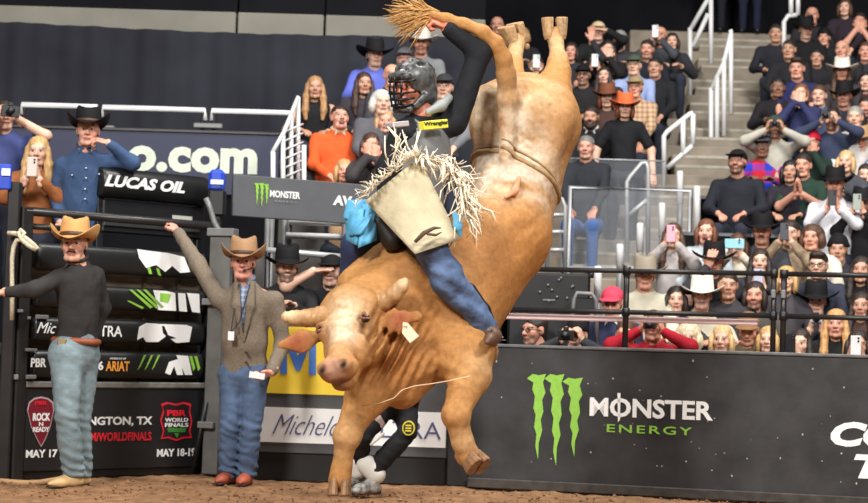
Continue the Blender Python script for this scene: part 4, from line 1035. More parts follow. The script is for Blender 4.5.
c = mixc(c, pale, np.clip((1.1 * near(V, 510, 146, .33, .20) + .9 * near(V, 480, 172, .3, .14) + .8 * near(V, 535, 188, .4, .14) + .6 * near(V, 486, 105, .4, .1)) * (.95 + .9 * n2 + .5 * n3), 0, 1) * .85)
c = mixc(c, rust, .8 * near(V, 555, 128, .40, .11) * (1 + n2)); c = mixc(c, rust, .9 * near(V, 496, 122, .27, .07) * (1 + .6 * n3)); c = mixc(c, rust, .8 * near(V, 490, 146, .28, .055) * (1 + .8 * n3))
c = mixc(c, lin((186, 124, 62)), .8 * near(V, 535, 262, .2, .25)); c = mixc(c, rust, .5 * np.clip(n3, 0, 1) * near(V, 500, 240, .2, .4))
c = mixc(c, cream, .85 * nearh(V, .02, .16, .02, .15)); c = mixc(c, pale, .55 * nearh(V, .03, .27, .02, .10) * (1 + .6 * n2 + .4 * n3)); c = mixc(c, pale, .35 * nearh(V, .02, .12, .04, .08) * (1 + n3))
c = mixc(c, rust, .5 * nearh(V, -.12, .25, -.05, .08) + .6 * nearh(V, .14, .28, -.1, .09))
c = mixc(c, cream, .8 * near(V, 516, 48, 1.2, .13) + .8 * near(V, 556, 50, 1.2, .15)); c = mixc(c, cream, .55 * near(V, 465, 440, -.40, .12) + .4 * near(V, 345, 440, -.4, .12)); c = mixc(c, cream, .55 * near(V, 480, 370, -.3, .10))
c = mixc(c, rust, .6 * near(V, 340, 482, -.35, .06) + .6 * near(V, 469, 458, -.4, .05))
c = mixc(c, lin((196, 150, 128)), .95 * nearh(V, 0, .53, -.02, .075)); c = mixc(c, lin((112, 76, 60)), .85 * nearh(V, 0, .55, -.11, .055)); c = mixc(c, lin((120, 84, 66)), .6 * nearh(V, 0, .535, .02, .03))
for sx in (-1, 1):
    c = mixc(c, lin((40, 22, 18)), 1.25 * nearh(V, sx * .060, .530, -.006, .024)); c = mixc(c, lin((120, 74, 48)), .9 * nearh(V, sx * .128, .170, -.01, .034))
for px, py, d in ((400, 320, -.50), (297, 343, -.55)): c = mixc(c, lin((166, 86, 62)), .95 * near(V, px, py, d, .075))
c = .84 * c * (1 + .06 * n3 + .05 * fbm(V * [1, 1, .4], 220, 35)[:, None])
FUR = M('bull_hide', attr=True, rough=.66, var=.16, vscale=34, bump=.5, bscale=190, spec=.25)
mesh_obj('body', V, Q, FUR, bull, np.clip(c, 0, 1)); BODYV, BODYQ = V, Q
# tuft of hair at the tail end
mb = MB(); rt = np.random.RandomState(5)
for i in range(260):
    a = np.array([rt.uniform(422, 440), 14 + rt.uniform(-3, 5)]); ang = rt.normal(.05, .30); L = rt.uniform(20, 42)
    e = a + [-L * math.cos(ang), L * math.sin(ang) + rt.uniform(-2, 6)]; m_ = (a + e) / 2 + [0, rt.uniform(-5, 1)]
    d = .06 + rt.uniform(-.06, .06); mb.tube([B(a[0], a[1], .06), B(m_[0], m_[1], (d + .06) / 2), B(e[0], e[1], d)], [.005, .0045, .0012], 4)
for i in range(16):
    mb.tube([B(436 - rt.uniform(0, 8), 12, .06), B(420 + rt.uniform(-6, 6), 4, .05), B(414 + rt.uniform(-8, 14), -7 - i % 4, .05)], [.004, .003, .001], 4)
tag(mb.build('tail_tuft', M('tail_hair', (186, 140, 82), rough=.6, var=.35, vscale=40), bull, smooth=True), kind='stuff')
# horns
HORN = M('bull_horn', (206, 170, 124), rough=.42, var=.25, vscale=22, bump=.3, bscale=50)
for pts, rs in (([(372, 305, -.40), (384, 301, -.42), (395, 294, -.45), (402, 286, -.47), (405, 282, -.47)], [.056, .049, .042, .034, .024]), ([(322, 316, -.43), (308, 318, -.47), (295, 318, -.51), (286.5, 317, -.53)], [.056, .045, .038, .030])):
    V, Q = sdf_mesh(chain([B(*q) for q in pts], rs), .007, .02, lambda X: .0014 * np.sin(X[:, 0] * 190 + 3 * fbm(X, 20, 2)))
    tip = np.linalg.norm(V - B(*pts[-1]), axis=1); hc_ = np.tile(lin((172, 132, 88)), (len(V), 1)); hc_ = mixc(hc_, lin((214, 184, 142)), np.exp(-(tip / .06) ** 2)[:, None]); hc_ = mixc(hc_, lin((150, 104, 66)), .5 * np.clip(fbm(V, 40, 9), 0, 1)[:, None])
    mesh_obj('horn', V, Q, M('horn_surface', attr=True, rough=.45, var=.15, vscale=40, bump=.2, bscale=80), bull, hc_)
# eyes with lids
for sx in (-1, 1):
    o = HP(sx * .130, .172, -.022)
    V, Q = sdf_mesh([E(o, (.024, .022, .022), HR)], .004, .01); mesh_obj('eye', V, Q, M('bull_eye', (26, 12, 10), rough=.06, var=0), bull)
    V, Q = sdf_mesh(chain([HP(sx * .105, .176, .002), HP(sx * .130, .155, .004), HP(sx * .152, .178, -.022)], [.005, .008, .005]) + chain([HP(sx * .108, .180, .0), HP(sx * .132, .192, -.002), HP(sx * .150, .180, -.022)], [.004, .006, .004]), .004, .008); mesh_obj('eyelid', V, Q, M('eyelid_skin', (128, 84, 58), rough=.6), bull)
# hooves: two horny toes each, flat soles
def hoof(o, axis, front, w_=.050, ln=.085, mat=None):
    mat = mat or M('hoof', (136, 102, 72), rough=.55, var=.35, vscale=26, bump=.4, bscale=60)
    ax_ = nrm(axis); fr_ = np.array(front, float); fr_ = nrm(fr_ - ax_ * (fr_ @ ax_)); sd = np.cross(ax_, fr_)
    for s in (-1, 1):
        mb = MB(); n = 14; rows = []
        for t, sc in ((-.25, .70), (0, .88), (.5, 1.0), (.93, 1.12), (1.0, 1.06)):
            ring = []
            for k in range(n):
                g = 2 * math.pi * k / n; x = math.cos(g); y = math.sin(g)
                x = max(x * s, -.55) * s if True else x
                yy = y * (1.35 if y > 0 else .85) + .22 * t
                ring.append(o + sd * (s * w_ * .50 + x * w_ * .60 * sc) + fr_ * (yy * w_ * 1.05 * sc) + ax_ * (t * ln))
            rows.append(ring)
        V = [p_ for r in rows for p_ in r]; F = [[i * n + k, i * n + (k + 1) % n, (i + 1) * n + (k + 1) % n, (i + 1) * n + k] for i in range(len(rows) - 1) for k in range(n)] + [list(range(n))[::-1], [(len(rows) - 1) * n + k for k in range(n)]]
        mb.add(V, F); mb.build('hoof', mat, bull, smooth=False)
        V, Q = sdf_mesh([E(o - ax_ * .055 - fr_ * .05 + sd * s * .028, (.018, .018, .022))], .006, .01); mesh_obj('dewclaw', V, Q, M('hoof'), bull)
PHF = M('pale_hoof', (176, 142, 102), rough=.6, var=.35, vscale=30, bump=.4, bscale=60)
hoof(B(340, 482, -.345), (.0, -.12, -1), (0, -1, 0), .056, .075)
hoof(B(470, 458, -.365), (.45, -.55, -.75), (.35, -.55, .6), .054, .085)
hoof(B(555, 35, 1.235), (-.05, -.1, 1), (0, 1, .3), .072, .11, PHF)
hoof(B(517, 40, 1.23), (-.30, -.25, .9), (-.5, .9, 0), .066, .10, PHF)
# ear tag, flank rope, bull rope end, slobber strand
mb = MB(); mb.prism([B(403, 322, -.58), B(408, 323, -.58), B(419, 336, -.58), B(410, 343, -.58), B(402, 333, -.58)], nrm((0, -1, 0)), .004); et = mb.build('ear_tag', M('cream_plastic', (230, 214, 182), rough=.5, var=.05), bull)
mb = MB(); mb.tube([B(405, 325, -.585), B(405, 325, -.60)], .007, 8); mb.build('tag_stud', M('cream_plastic'), et)
from mathutils.bvhtree import BVHTree
BT = BVHTree.FromPolygons([Vector(v) for v in BODYV], BODYQ.tolist())
def hug(center, d, off):
    """point on the hide reached from outside towards center, lifted by off"""
    d = nrm(d); h_ = BT.ray_cast(Vector(center + d * .75), Vector(-d))
    return (np.array(h_[0]) if h_[0] is not None else center + d * .28) + d * off
RP = M('flank_rope', (168, 138, 98), rough=.85, var=.25, vscale=50, bump=.5, bscale=150)
def hugring(center, ax_, off, n=48, wob=.0):
    ax_ = nrm(ax_); s1 = nrm(np.cross(ax_, [0, 1, 0])); s2 = np.cross(s1, ax_)
    return [hug(center + ax_ * wob * math.sin(3 * 2 * math.pi * i / n), s1 * math.cos(2 * math.pi * i / n) + s2 * math.sin(2 * math.pi * i / n), off) for i in range(n + 1)]
spine = nrm(B(522, 128, .66) - B(492, 236, .42)); sdv = nrm(np.cross(spine, [0, 1, 0]))
axr = nrm(spine + .22 * np.array([1, 0, 0]))
mb = MB(); mb.tube(hugring(B(513, 178, .58), axr, .006), .0125, 8, caps=False); mb.build('flank_rope', RP, bull, smooth=True)
mb = MB(); mb.tube(hugring(B(513, 172, .58), axr, .005, wob=.012), .007, 6, caps=False); mb.build('flank_cord', RP, bull, smooth=True)
V, Q = sdf_mesh(chain([B(506, 197, .17), B(515, 191, .19), B(519, 178, .22)], [.012, .020, .014]), .006, .02); mesh_obj('rope_pad', V, Q, M('coral_pad', (220, 150, 112), rough=.7), bull)
mb = MB(); mb.tube([B(362, 406, -.46), B(380, 403, -.5), B(394, 398, -.52), B(402, 390, -.52), B(414, 386, -.5), B(430, 384, -.48), B(448, 381, -.48), B(470, 376, -.5)], .0022, 5); mb.build('slobber_strand', M('pale_strand', (230, 205, 170), rough=.3), bull, smooth=True)

# ================================================================== THE RIDER
RYJ = dict(head=B(413, 88, .0), neck=B(424, 118, .03), pelvis=B(408, 224, .06), shL=B(402, 133, -.04), shR=B(455, 122, .10), elL=B(389, 168, -.06), wrL=B(384, 214, -.10), elR=B(480, 52, .12), wrR=B(447, 28, .06))
fr = nrm((-.55, -.8, 0))
BLKS = cloth((30, 31, 35), bump=.4)
rider, RR = human('person', 'bull rider in black helmet, dark vest and fringed chaps, one arm raised', RYJ, fr, head=(-.75, .12, .05), skin=(196, 120, 96), hair=None, topc=(30, 31, 35), topmat=BLKS,
    sw=.185, hv=.0055, gv=.012, root=B(408, 240, .06), arm=1.18, hands={'L': ('fist', (0, -1, 0), None), 'R': ('fist', (-.2, .3, -1), (-.85, -.1, .35))}, stubble=.35, depth=.95)
# glove hand stays skin; vest over the shirt
tp, R = torso_prims(RYJ, fr, .20, depth=1.12); u = R[:, 2]; s_ = R[:, 0]; fw = R[:, 1] if R[:, 1] @ fr > 0 else -R[:, 1]
ne = RYJ['neck']
V, Q = sdf_mesh(tp[:3] + tp[4:] + [('-', C(ne + u * .0 + fw * .05, ne + u * .2 + fw * .02, .075, .09)), ('-', E(RYJ['shL'] - s_ * .03, .085)), ('-', E(RYJ['shR'] + s_ * .03, .085))], .011, .04, lambda X: .003 * fbm(X, 20, 9))
VEST = M('grey_leather_vest', (112, 114, 114), rough=.55, var=.15, vscale=8, bump=.3, bscale=30)
ves = mesh_obj('vest', V, Q, VEST, rider)
# yellow patch on the chest, facing the camera
o = B(436, 124.5, -.155); hu = nrm(B(450, 123.2, -.10) - B(422, 125.8, -.21)); vv = nrm(np.cross(np.cross(hu, [0, 0, 1.0]), hu)); nn = np.cross(hu, vv)
class PF(Frame):
    def __init__(s, o, u, v): s.o = o; s.u = u; s.v = v; s.n = np.cross(u, v); s.len = 1
FPt = PF(o, hu, vv)
mb = MB(); FPt.box(mb, -.082, .082, -.024, .024, -.05, .003, .003); yp = mb.build('chest_patch', M('yellow_patch', (236, 226, 70), rough=.6), rider)
lettering(FPt, 'Wrangler', 423.5, 122, 449, 127.5, M('dark_print', (50, 50, 30)), yp, d=.004, bold=.03)
mb = MB(); FPt.box(mb, -.28, -.17, .005, .035, -.09, -.01, .004); mb.build('vest_stripe', M('pale_print', (170, 160, 160), rough=.6), rider)
# collar
V, Q = sdf_mesh(chain([B(428, 112, -.12), B(441, 106, -.03), B(449, 98, .06)], [.018, .030, .024]), .008, .02); mesh_obj('collar', V, Q, M('pale_grey_collar', (140, 144, 142), rough=.6), rider)
# helmet
hc = RYJ['head']; Rh = rotz(-.75) @ rotx(.12) @ roty(.05)
HEL = M('helmet_shell', (74, 74, 74), rough=.35, var=.8, vscale=34)
def H(p): return hc + Rh @ np.array(p, float)
pr = [E((0, .016, .050), (.112, .132, .115)), E((0, .055, -.02), (.105, .095, .105)), C((-.088, .0, -.05), (-.060, -.05, -.10), .030, .024), C((.088, .0, -.05), (.060, -.05, -.10), .030, .024),
      C((-.06, -.11, .065), (.06, -.11, .065), .022, .022), ('-', E((0, -.13, -.025), (.080, .105, .078))), ('-', E((0, .0, -.05), (.078, .098, .10)))]
for k in (-1, 0, 1): pr += [K(.008, q) for q in chain([(k * .045, -.085, .118 - abs(k) * .01), (k * .052, -.02, .158 - abs(k) * .016), (k * .052, .06, .152 - abs(k) * .016), (k * .045, .125, .10)], [.011, .012, .012, .010])]
for k in (-1, 1):
    for q in (0, 1): pr.append(K(.006, '-', E((k * (.026 + .046 * q), -.03 + .03 * q, .160 - .030 * q), (.009, .040, .016))))
V, Q = sdf_mesh(pr, .007, .014); hel = mesh_obj('helmet', hc + V @ Rh.T, Q, HEL, rider)
CAGE = M('cage_bar', (40, 40, 42), rough=.3, metal=.6)
for k, z in enumerate((.045, -.02, -.055, -.09)):
    w_ = .095 - .012 * max(0, k - 1); mb = MB(); mb.tube([H((math.sin(a) * w_, -.055 - math.cos(a) * .095, z - .012 * math.cos(a))) for a in np.linspace(-1.35, 1.35, 13)], .0065, 7); mb.build('cage_bar', CAGE, hel, smooth=True)
for x in (-.045, 0, .045):
    mb = MB(); mb.tube([H((x, -.148 + abs(x) * .35, .06)), H((x, -.155 + abs(x) * .3, 0)), H((x * .9, -.152 + abs(x) * .3, -.06)), H((x * .7, -.135, -.105))], .006, 7); mb.build('cage_bar', CAGE, hel, smooth=True)
V, Q = sdf_mesh([C((-.05, -.085, -.118), (.05, -.085, -.118), .022, .022), E((0, -.105, -.112), (.04, .03, .025))], .007, .02); mesh_obj('chin_guard', hc + V @ Rh.T, Q, HEL, hel)
mb = MB()
for a, b in (((-.07, -.09, .08), (.03, -.105, .098)), ((.09, -.02, .07), (.10, .05, .05))):
    mb.tube([H(a), H(b)], .007, 6)
mb.build('helmet_decal', M('silver_decal', (176, 178, 180), rough=.3, metal=.4), hel, smooth=True)
# legs: near leg hangs over the bull's flank, far leg behind the neck
DEN = M('blue_denim', (84, 102, 134), rough=.85, var=.4, vscale=13, bump=.7, bscale=30, spec=.2)
LJ = dict(pelvis=B(408, 228, .06), hipR=B(418, 232, -.05), knR=B(432, 250, -.40), anR=B(486, 326, -.24), hipL=B(396, 232, .12), knL=B(358, 246, .02), anL=B(349, 300, .18))
pr = [C(LJ['hipR'], LJ['knR'], .105, .085), C(LJ['knR'], B(448, 279, -.36), .086, .090), C(B(448, 279, -.36), LJ['anR'], .090, .062), C(LJ['hipR'], LJ['hipL'], .11, .11)]
def dpl(X): return .007 * fbm(X, 26, 8) + .010 * np.sin((X[:, 2] * .75 + X[:, 0] * .35) * 75 + 2.5 * fbm(X, 12, 5)) * np.exp(-(np.linalg.norm(X - B(462, 305, -.4), axis=1) / .22) ** 2)
V, Q = sdf_mesh(pr, .011, .03, dpl); mesh_obj('jeans_leg', V, Q, DEN, rider)
V, Q = sdf_mesh([C(LJ['hipL'], LJ['knL'], .105, .095), C(LJ['knL'], LJ['anL'], .09, .07)], .012, .03); mesh_obj('jeans_leg', V, Q, M('shaded_denim', (38, 50, 82), rough=.85, var=.2, bump=.3), rider)  # same jeans; the far leg's shade is put into a darker blue
# near boot with spur
an = LJ['anR']; 
BOOT = M('brown_boot', (92, 66, 52), rough=.5, var=.2)
V, Q = sdf_mesh([C(an, B(494, 336, -.26), .056, .042), C(B(494, 336, -.26), B(490, 339, -.36), .036, .030), C(B(490, 339, -.36), B(487, 342, -.43), .030, .016)], .008, .02); bt = mesh_obj('boot', V, Q, BOOT, rider)
mb = MB(); mb.tube([B(490, 330, -.33), B(499, 332, -.24), B(497, 340, -.18)], .006, 6); mb.tube([B(499, 333, -.24), B(503, 338, -.24)], .005, 6)
mb.lathe([(0, -.003), (.016, -.003), (.016, .003), (0, .003)], 10, B(503, 340, -.24)); mb.build('spur', M('spur_steel', (170, 165, 160), rough=.3, metal=.8), bt, smooth=False)
V, Q = sdf_mesh(chain([B(470, 288, -.26), B(484, 310, -.21), B(492, 326, -.17)], [.030, .034, .03]), .010, .02); mesh_obj('boot_strap', V, Q, M('black_leather', (26, 22, 20), rough=.5), rider)
# chaps: a curved leather sheet over the near thigh
def sheet(grid_px, th, name, mat, parent, nu=14, nv=14, bul=.05):
    """bilinear sheet through four corners (px, py, depth), bulged to the camera, thickened"""
    a, b, c_, d = [np.array(q, float) for q in grid_px]; V = []
    for j in range(nv + 1):
        for i in range(nu + 1):
            s, t = i / nu, j / nv; q = (1 - s) * (1 - t) * a + s * (1 - t) * b + s * t * c_ + (1 - s) * t * d
            w_ = math.sin(math.pi * s) * .8 + .2 + .2 * math.sin(math.pi * t); q = q + [0, 0, -bul * w_ + .010 * math.sin(s * 9 + t * 5)]
            V.append(B(*q))
    n = nu + 1; F = [[j * n + i, j * n + i + 1, (j + 1) * n + i + 1, (j + 1) * n + i] for j in range(nv) for i in range(nu)]
    m = len(V); V2 = [v + np.array([0, th, 0]) for v in V]; F2 = [[q + m for q in f[::-1]] for f in F]
    rim = [i for i in range(n)] + [j * n + nu for j in range(1, nv + 1)] + [nv * n + i for i in range(nu - 1, -1, -1)] + [j * n for j in range(nv - 1, 0, -1)]
    F3 = [[rim[k], rim[k] + m, rim[(k + 1) % len(rim)] + m, rim[(k + 1) % len(rim)]] for k in range(len(rim))]
    Va = np.array(V + V2)
    return mesh_obj(name, Va, [f[::-1] for f in F + F2 + F3], mat, parent)
SUEDE = M('beige_suede', (188, 177, 148), rough=.9, var=.16, vscale=10, bump=.25, bscale=60, spec=.15)
chp = sheet([(365, 201, -.24), (419, 157, -.30), (460, 239, -.40), (415, 254, -.53)], .02, 'chaps', SUEDE, rider, bul=.07)
# folds and dark lacing at the knee edge
mb = MB(); mb.tube([B(415, 242, -.60), B(424, 233, -.59), B(434, 228, -.58), B(441, 228, -.56)], [.010, .014, .010, .003], 6); mb.build('knee_lacing', M('dark_lace', (84, 66, 46), rough=.8), chp, smooth=True)
mb = MB(); mb.tube([B(427, 234, -.605), B(436, 235, -.59), B(442, 232, -.58)], [.008, .008, .002], 6); mb.build('knee_lacing', M('dark_lace'), chp, smooth=True)
mb = MB(); rf = np.random.RandomState(12)
path = [(362, 199), (372, 190), (384, 180), (397, 169), (410, 160), (420, 156), (430, 158), (440, 160), (450, 164), (458, 172), (464, 184), (467, 200), (468, 214)]
for i in range(300):
    t = rf.uniform(0, len(path) - 1.001); k = int(t); a = np.array(path[k]) + (t - k) * (np.array(path[k + 1]) - path[k])
    if t < 5.0:
        ang = rf.normal(-2.2, .8); L = rf.uniform(5, 15); thk = .0034
    else:
        ang = rf.normal(1.35, .6) if rf.rand() < .78 else rf.normal(-.4, .9); L = rf.uniform(12, 32) * (1.25 if t > 8 else .75) * (.42 if ang < .2 else 1); thk = .0058; a = a + rf.normal(0, 3, 2)
    e = a + L * np.array([math.cos(ang), math.sin(ang)]); m_ = (a + e) / 2 + rf.normal(0, L * .16, 2)
    d0 = -.30 - rf.uniform(0, .06); d1 = d0 - rf.uniform(-.03, .12)
    mb.tube([B(a[0], a[1], d0), B(m_[0], m_[1], (d0 + d1) / 2 - .03), B(e[0], e[1], d1)], [thk, thk, thk * .6], 4, flat=.5)
for i in range(14):
    a = np.array([rf.uniform(383, 420), rf.uniform(150, 165)]); e = a + [rf.uniform(-16, 10), rf.uniform(-34, -14)]; m_ = (a + e) / 2 + rf.normal(0, 5, 2)
    mb.tube([B(a[0], a[1], -.3), B(m_[0], m_[1], -.34), B(e[0], e[1], -.32)], [.005, .005, .003], 4, flat=.5)
tag(mb.build('chaps_fringe', M('cream_fringe', (240, 228, 204), rough=.85, var=.2, vscale=30), chp, smooth=True), kind='stuff')
# turquoise chap of the far leg, folded ribbons
TUR = M('turquoise_leather', (84, 160, 198), rough=.6, var=.18, vscale=12, bump=.2)
for q in ([(347, 200, -.10), (374, 199, -.14), (366, 226, -.22), (343, 218, -.16)], [(345, 212, -.16), (364, 208, -.22), (360, 247, -.22), (346, 240, -.16)], [(362, 204, -.18), (379, 205, -.14), (377, 240, -.18), (358, 248, -.26)], [(352, 222, -.20), (372, 214, -.24), (364, 234, -.26), (349, 236, -.20)]):
    sheet(q, .012, 'turquoise_flap', TUR, rider, 8, 8, bul=.035)
V, Q = sdf_mesh(chain([B(455, 215, -.42), B(458, 226, -.42), B(461, 236, -.40)], [.018, .022, .010], ((0, 1, 0), .4)), .007, .02); mesh_obj('turquoise_lining', V, Q, TUR, rider)
V, Q = sdf_mesh([C(B(380, 222, -.16), B(392, 240, -.16), .05, .06)], .009, .02); mesh_obj('glove', V, Q, M('black_leather'), rider)
# bull rope round the bull's chest behind the shoulders
mb = MB(); mb.tube(hugring(B(425, 300, .08), nrm(B(470, 270, .25) - B(400, 310, -.05)), .006), .011, 8, caps=False); mb.build('bull_rope', RP, bull, smooth=True)

# ================================================================== BULLFIGHTER BEHIND THE BULL
Yb = 12.35
def Z(px, py, d=0): return P(px, py, Yb + d)
BJ = dict(head=Z(392, 300, .1), neck=Z(392, 325, .1), pelvis=Z(398, 395, .1), shL=Z(372, 334, .08), shR=Z(418, 334, .12), elL=Z(364, 362, .0), wrL=Z(376, 382, -.15), elR=Z(426, 362, .1), wrR=Z(408, 378, -.12),
          hipL=Z(385, 405, .05), hipR=Z(404, 405, .15), knL=Z(362, 437, -.15), anL=Z(358, 470, .05), toeL=Z(340, 486, -.1), knR=Z(408, 432, .0), anR=Z(373, 470, -.05), toeR=Z(352, 493, -.2))
for S in 'LR': BJ['toe' + S][2] = max(BJ['toe' + S][2], .012)
bf, _ = human('person', 'bullfighter in black with white-striped legs crouching behind the bull', BJ, nrm((-.7, -.7, 0)), head=(-.5, 0, 0), hair='short', topc=(26, 26, 28), root=(BJ['toeR'][0], BJ['toeR'][1], 0), hv=.007, hands={'L': ('relaxed', None), 'R': ('relaxed', None)})
legs(bf, BJ, cloth((30, 30, 32)), M('white_cleat', (150, 148, 144), rough=.5, var=.85, vscale=24), r=1.05)
def leg_band(px0, py0, px1, py1, d0, d1, r, mat, name):
    V, Q = sdf_mesh([C(Z(px0, py0, d0), Z(px1, py1, d1), r, r)], .009, .01); return mesh_obj(name, V, Q, mat, bf)
WS = M('white_sock', (226, 224, 216), rough=.8)
leg_band(366, 464, 376, 474, -.06, -.05, .068, WS, 'sock'); leg_band(354, 460, 357, 470, -.02, .0, .066, WS, 'sock')
leg_band(371, 444, 383, 434, -.16, -.12, .013, WS, 'side_stripe'); leg_band(377, 419, 380, 424, -.10, -.08, .035, M('pink_grey_print', (190, 168, 166)), 'thigh_patch')
lg = thing('x', (0, 0, 0)); bpy.data.objects.remove(lg)
cpt = Z(409, 428, -.11); mb = MB()
mb.prism([cpt + np.array([.042 * math.cos(a), 0, .050 * math.sin(a)]) for a in np.linspace(0, 2 * math.pi, 20)[:-1]], nrm((-.2, -1, 0)), .02); rnd = mb.build('knee_logo', M('yellow_disc', (222, 206, 60), rough=.6), bf)
mb = MB(); mb.prism([cpt + np.array([-.003, -.0205, 0]) + np.array([.034 * math.cos(a), 0, .041 * math.sin(a)]) for a in np.linspace(0, 2 * math.pi, 20)[:-1]], nrm((-.2, -1, 0)), .003); mb.build('logo_field', M('logo_dark', (40, 40, 26)), rnd)
mb = MB()
for z in (-.018, 0, .018): mb.obox(cpt + [-.004, -.026, z], np.eye(3), [.02, .003, .005])
mb.build('logo_text', M('yellow_disc'), rnd)

# ================================================================== MAN AT THE GATE (left)
def G(px, py, d=0): return P(px, py, 12.3 + d)
J = dict(head=G(74, 245, -.03), neck=G(78, 266, .02), pelvis=G(77, 340, .08), shL=G(57, 279, -.08), shR=G(96, 275, .12), elL=G(34, 290, -.26), wrL=G(5, 292, -.24), elR=G(102, 308, .22), wrR=G(94, 338, .24),
         hipL=G(66, 358, .0), hipR=G(82, 358, .14), knL=G(67, 414, -.08), anL=G(73, 470, .02), toeL=G(50, 487, -.08), knR=G(80, 416, .12), anR=G(80, 470, .16), toeR=G(60, 481, .08))
for S in 'LR': J['toe' + S][2] = .012; J['an' + S][2] = max(J['an' + S][2], .09)
t, R = human('person', 'gate man in tan cowboy hat, dark shirt and faded jeans, with moustache', J, nrm((-.45, -1, 0)), head=(.02, -.02, 0), skin=(214, 162, 138), hairc=(74, 46, 30), hat='cowboy_curl', hatc=(198, 152, 96), topc=(52, 50, 50), hs=1.03,
    hv=.0045, gv=.011, root=G(74, 487, 0) * [1, 1, 0], beard='moustache', stubble=.12, sw=.175, fat=.98, collar=cloth((52, 50, 50)), hands={'L': ('grip', (0, 0, -1), None), 'R': None}, hat_tilt=-.06, fold=.005, long=.02)
JN = M('faded_denim', (122, 138, 144), rough=.85, var=.30, vscale=7, bump=.5, bscale=34, spec=.2)
legs(t, J, JN, M('tan_boot', (204, 170, 120), rough=.55, var=.15), r=1.26, gv=.011, name='jeans', fold=.008)
V, Q = sdf_mesh([T(G(76, 341, .07), (.03, .0, 1), .128, .024)], .009, .01); V = (V - G(76, 341, .07)) * [1.14, .92, 1] + G(76, 341, .07); bel = mesh_obj('belt', V, Q, M('brown_belt', (142, 78, 50), rough=.5, var=.2, vscale=20, bump=.2), t)
mb = MB(); mb.obox(G(62, 342, -.09), np.eye(3), [.03, .012, .022], .005); mb.build('buckle', M('brass_buckle', (190, 170, 130), rough=.3, metal=.7), bel)

# ================================================================== MAN IN THE TWEED JACKET
def G(px, py, d=0): return P(px, py, 12.95 + d)
J = dict(head=G(243, 263, -.04), neck=G(245, 285, .02), pelvis=G(245, 366, .04), shL=G(219, 300, .02), shR=G(275, 300, .0), elL=G(198, 264, .28), wrL=G(178, 232, .54), elR=G(283, 345, .02), wrR=G(271, 372, -.18),
         hipL=G(233, 378, .05), hipR=G(255, 378, .03), knL=G(230, 428, -.02), anL=G(229, 472, .06), toeL=G(217, 486, -.10), knR=G(251, 428, -.04), anR=G(247, 473, .03), toeR=G(240, 488, -.16))
for S in 'LR': J['toe' + S][2] = .012; J['an' + S][2] = max(J['an' + S][2], .09)
f_ = nrm((.05, -1, 0)); ne = J['neck']
TW = M('tweed', (124, 112, 98), rough=.95, var=.22, vscale=110, bump=.4, bscale=40, spec=.15)
cut = [C(ne + f_ * .13 + [0, 0, .02], J['pelvis'] + f_ * .16 + [-.005, 0, .12], .062, .010, ((0, 1, 0), 1.6))]
t, R = human('person', 'man in brown cowboy hat and grey tweed jacket reaching for the gate', J, f_, head=(.05, -.02, 0), skin=(220, 158, 140), hairc=(150, 120, 96), hat='cowboy_curl', hatc=(158, 124, 92), hs=1.03, topmat=TW, topname='jacket',
    hv=.0045, gv=.011, root=G(236, 487, 0) * [1, 1, 0], sw=.19, fat=1.06, collar=cloth((120, 136, 158)), inner=('shirt', cloth((112, 130, 158), plaid=((176, 188, 204), 26.0))), cut=cut, fold=.004, long=.10,
    hands={'L': ('grip', (.2, -.3, -.9), (-.5, .5, .6)), 'R': ('grip', (-.9, -.3, 0), (-.7, -.4, -.5))}, hat_tilt=-.05, arm=1.08, brow=(190, 160, 130))
legs(t, J, M('mid_denim', (82, 100, 128), rough=.85, var=.28, vscale=8, bump=.5, bscale=34, spec=.2), M('red_brown_boot', (160, 78, 54), rough=.5, var=.15), r=1.14, gv=.011, name='jeans', fold=.008)
lp0 = [C(ne + f_ * .085 + [s * .055, 0, .01], ne + f_ * .150 + [s * .050, 0, -.15], .022, .034, ((0, 1, 0), .4)) for s in (-1, 1)]
for q in lp0:
    V, Q = sdf_mesh([q, C(q[2], J['pelvis'] + f_ * .150 + [-.01, 0, .16], .030, .008, ((0, 1, 0), .4))], .008, .012); mesh_obj('lapel', V, Q, TW, t)
for py in (352, 362):
    mb = MB(); mb.tube([G(246, py, -.10), G(246, py, -.165)], .009, 8); mb.build('jacket_button', M('horn_button', (70, 54, 42), rough=.4), t, smooth=True)
mb = MB(); q = G(231, 336, -.17); mb.obox(q, np.eye(3), [.022, .004, .032], .002); bg = mb.build('badge', WHITE, t)
mb = MB(); mb.tube([ne + f_ * .1 + [-.04, 0, 0], G(233, 318, -.16), q + [0, 0, .03]], .004, 5); mb.tube([ne + f_ * .1 + [.04, 0, 0], G(240, 322, -.16), q + [0, 0, .03]], .004, 5); mb.build('lanyard', M('dark_lanyard', (40, 40, 60)), bg)
mb = MB(); mb.tube([J['head'] + [.075, -.02, 0], J['head'] + [.07, -.07, -.04], J['head'] + [.03, -.105, -.055]], .004, 6); mb.obox(J['head'] + [.025, -.112, -.057], np.eye(3), [.012, .008, .008], .003); mb.build('headset_microphone', BLACK, t)
mb = MB(); mb.obox(G(257, 375.5, -.26), [nrm((1, 0, -.12)), (0, 1, 0), nrm((.12, 0, 1))], [.055, .004, .022], .001); pc = mb.build('note_card', WHITE)
tag(pc, 'white folded note card in the hand of the tweed jacket man', 'card')

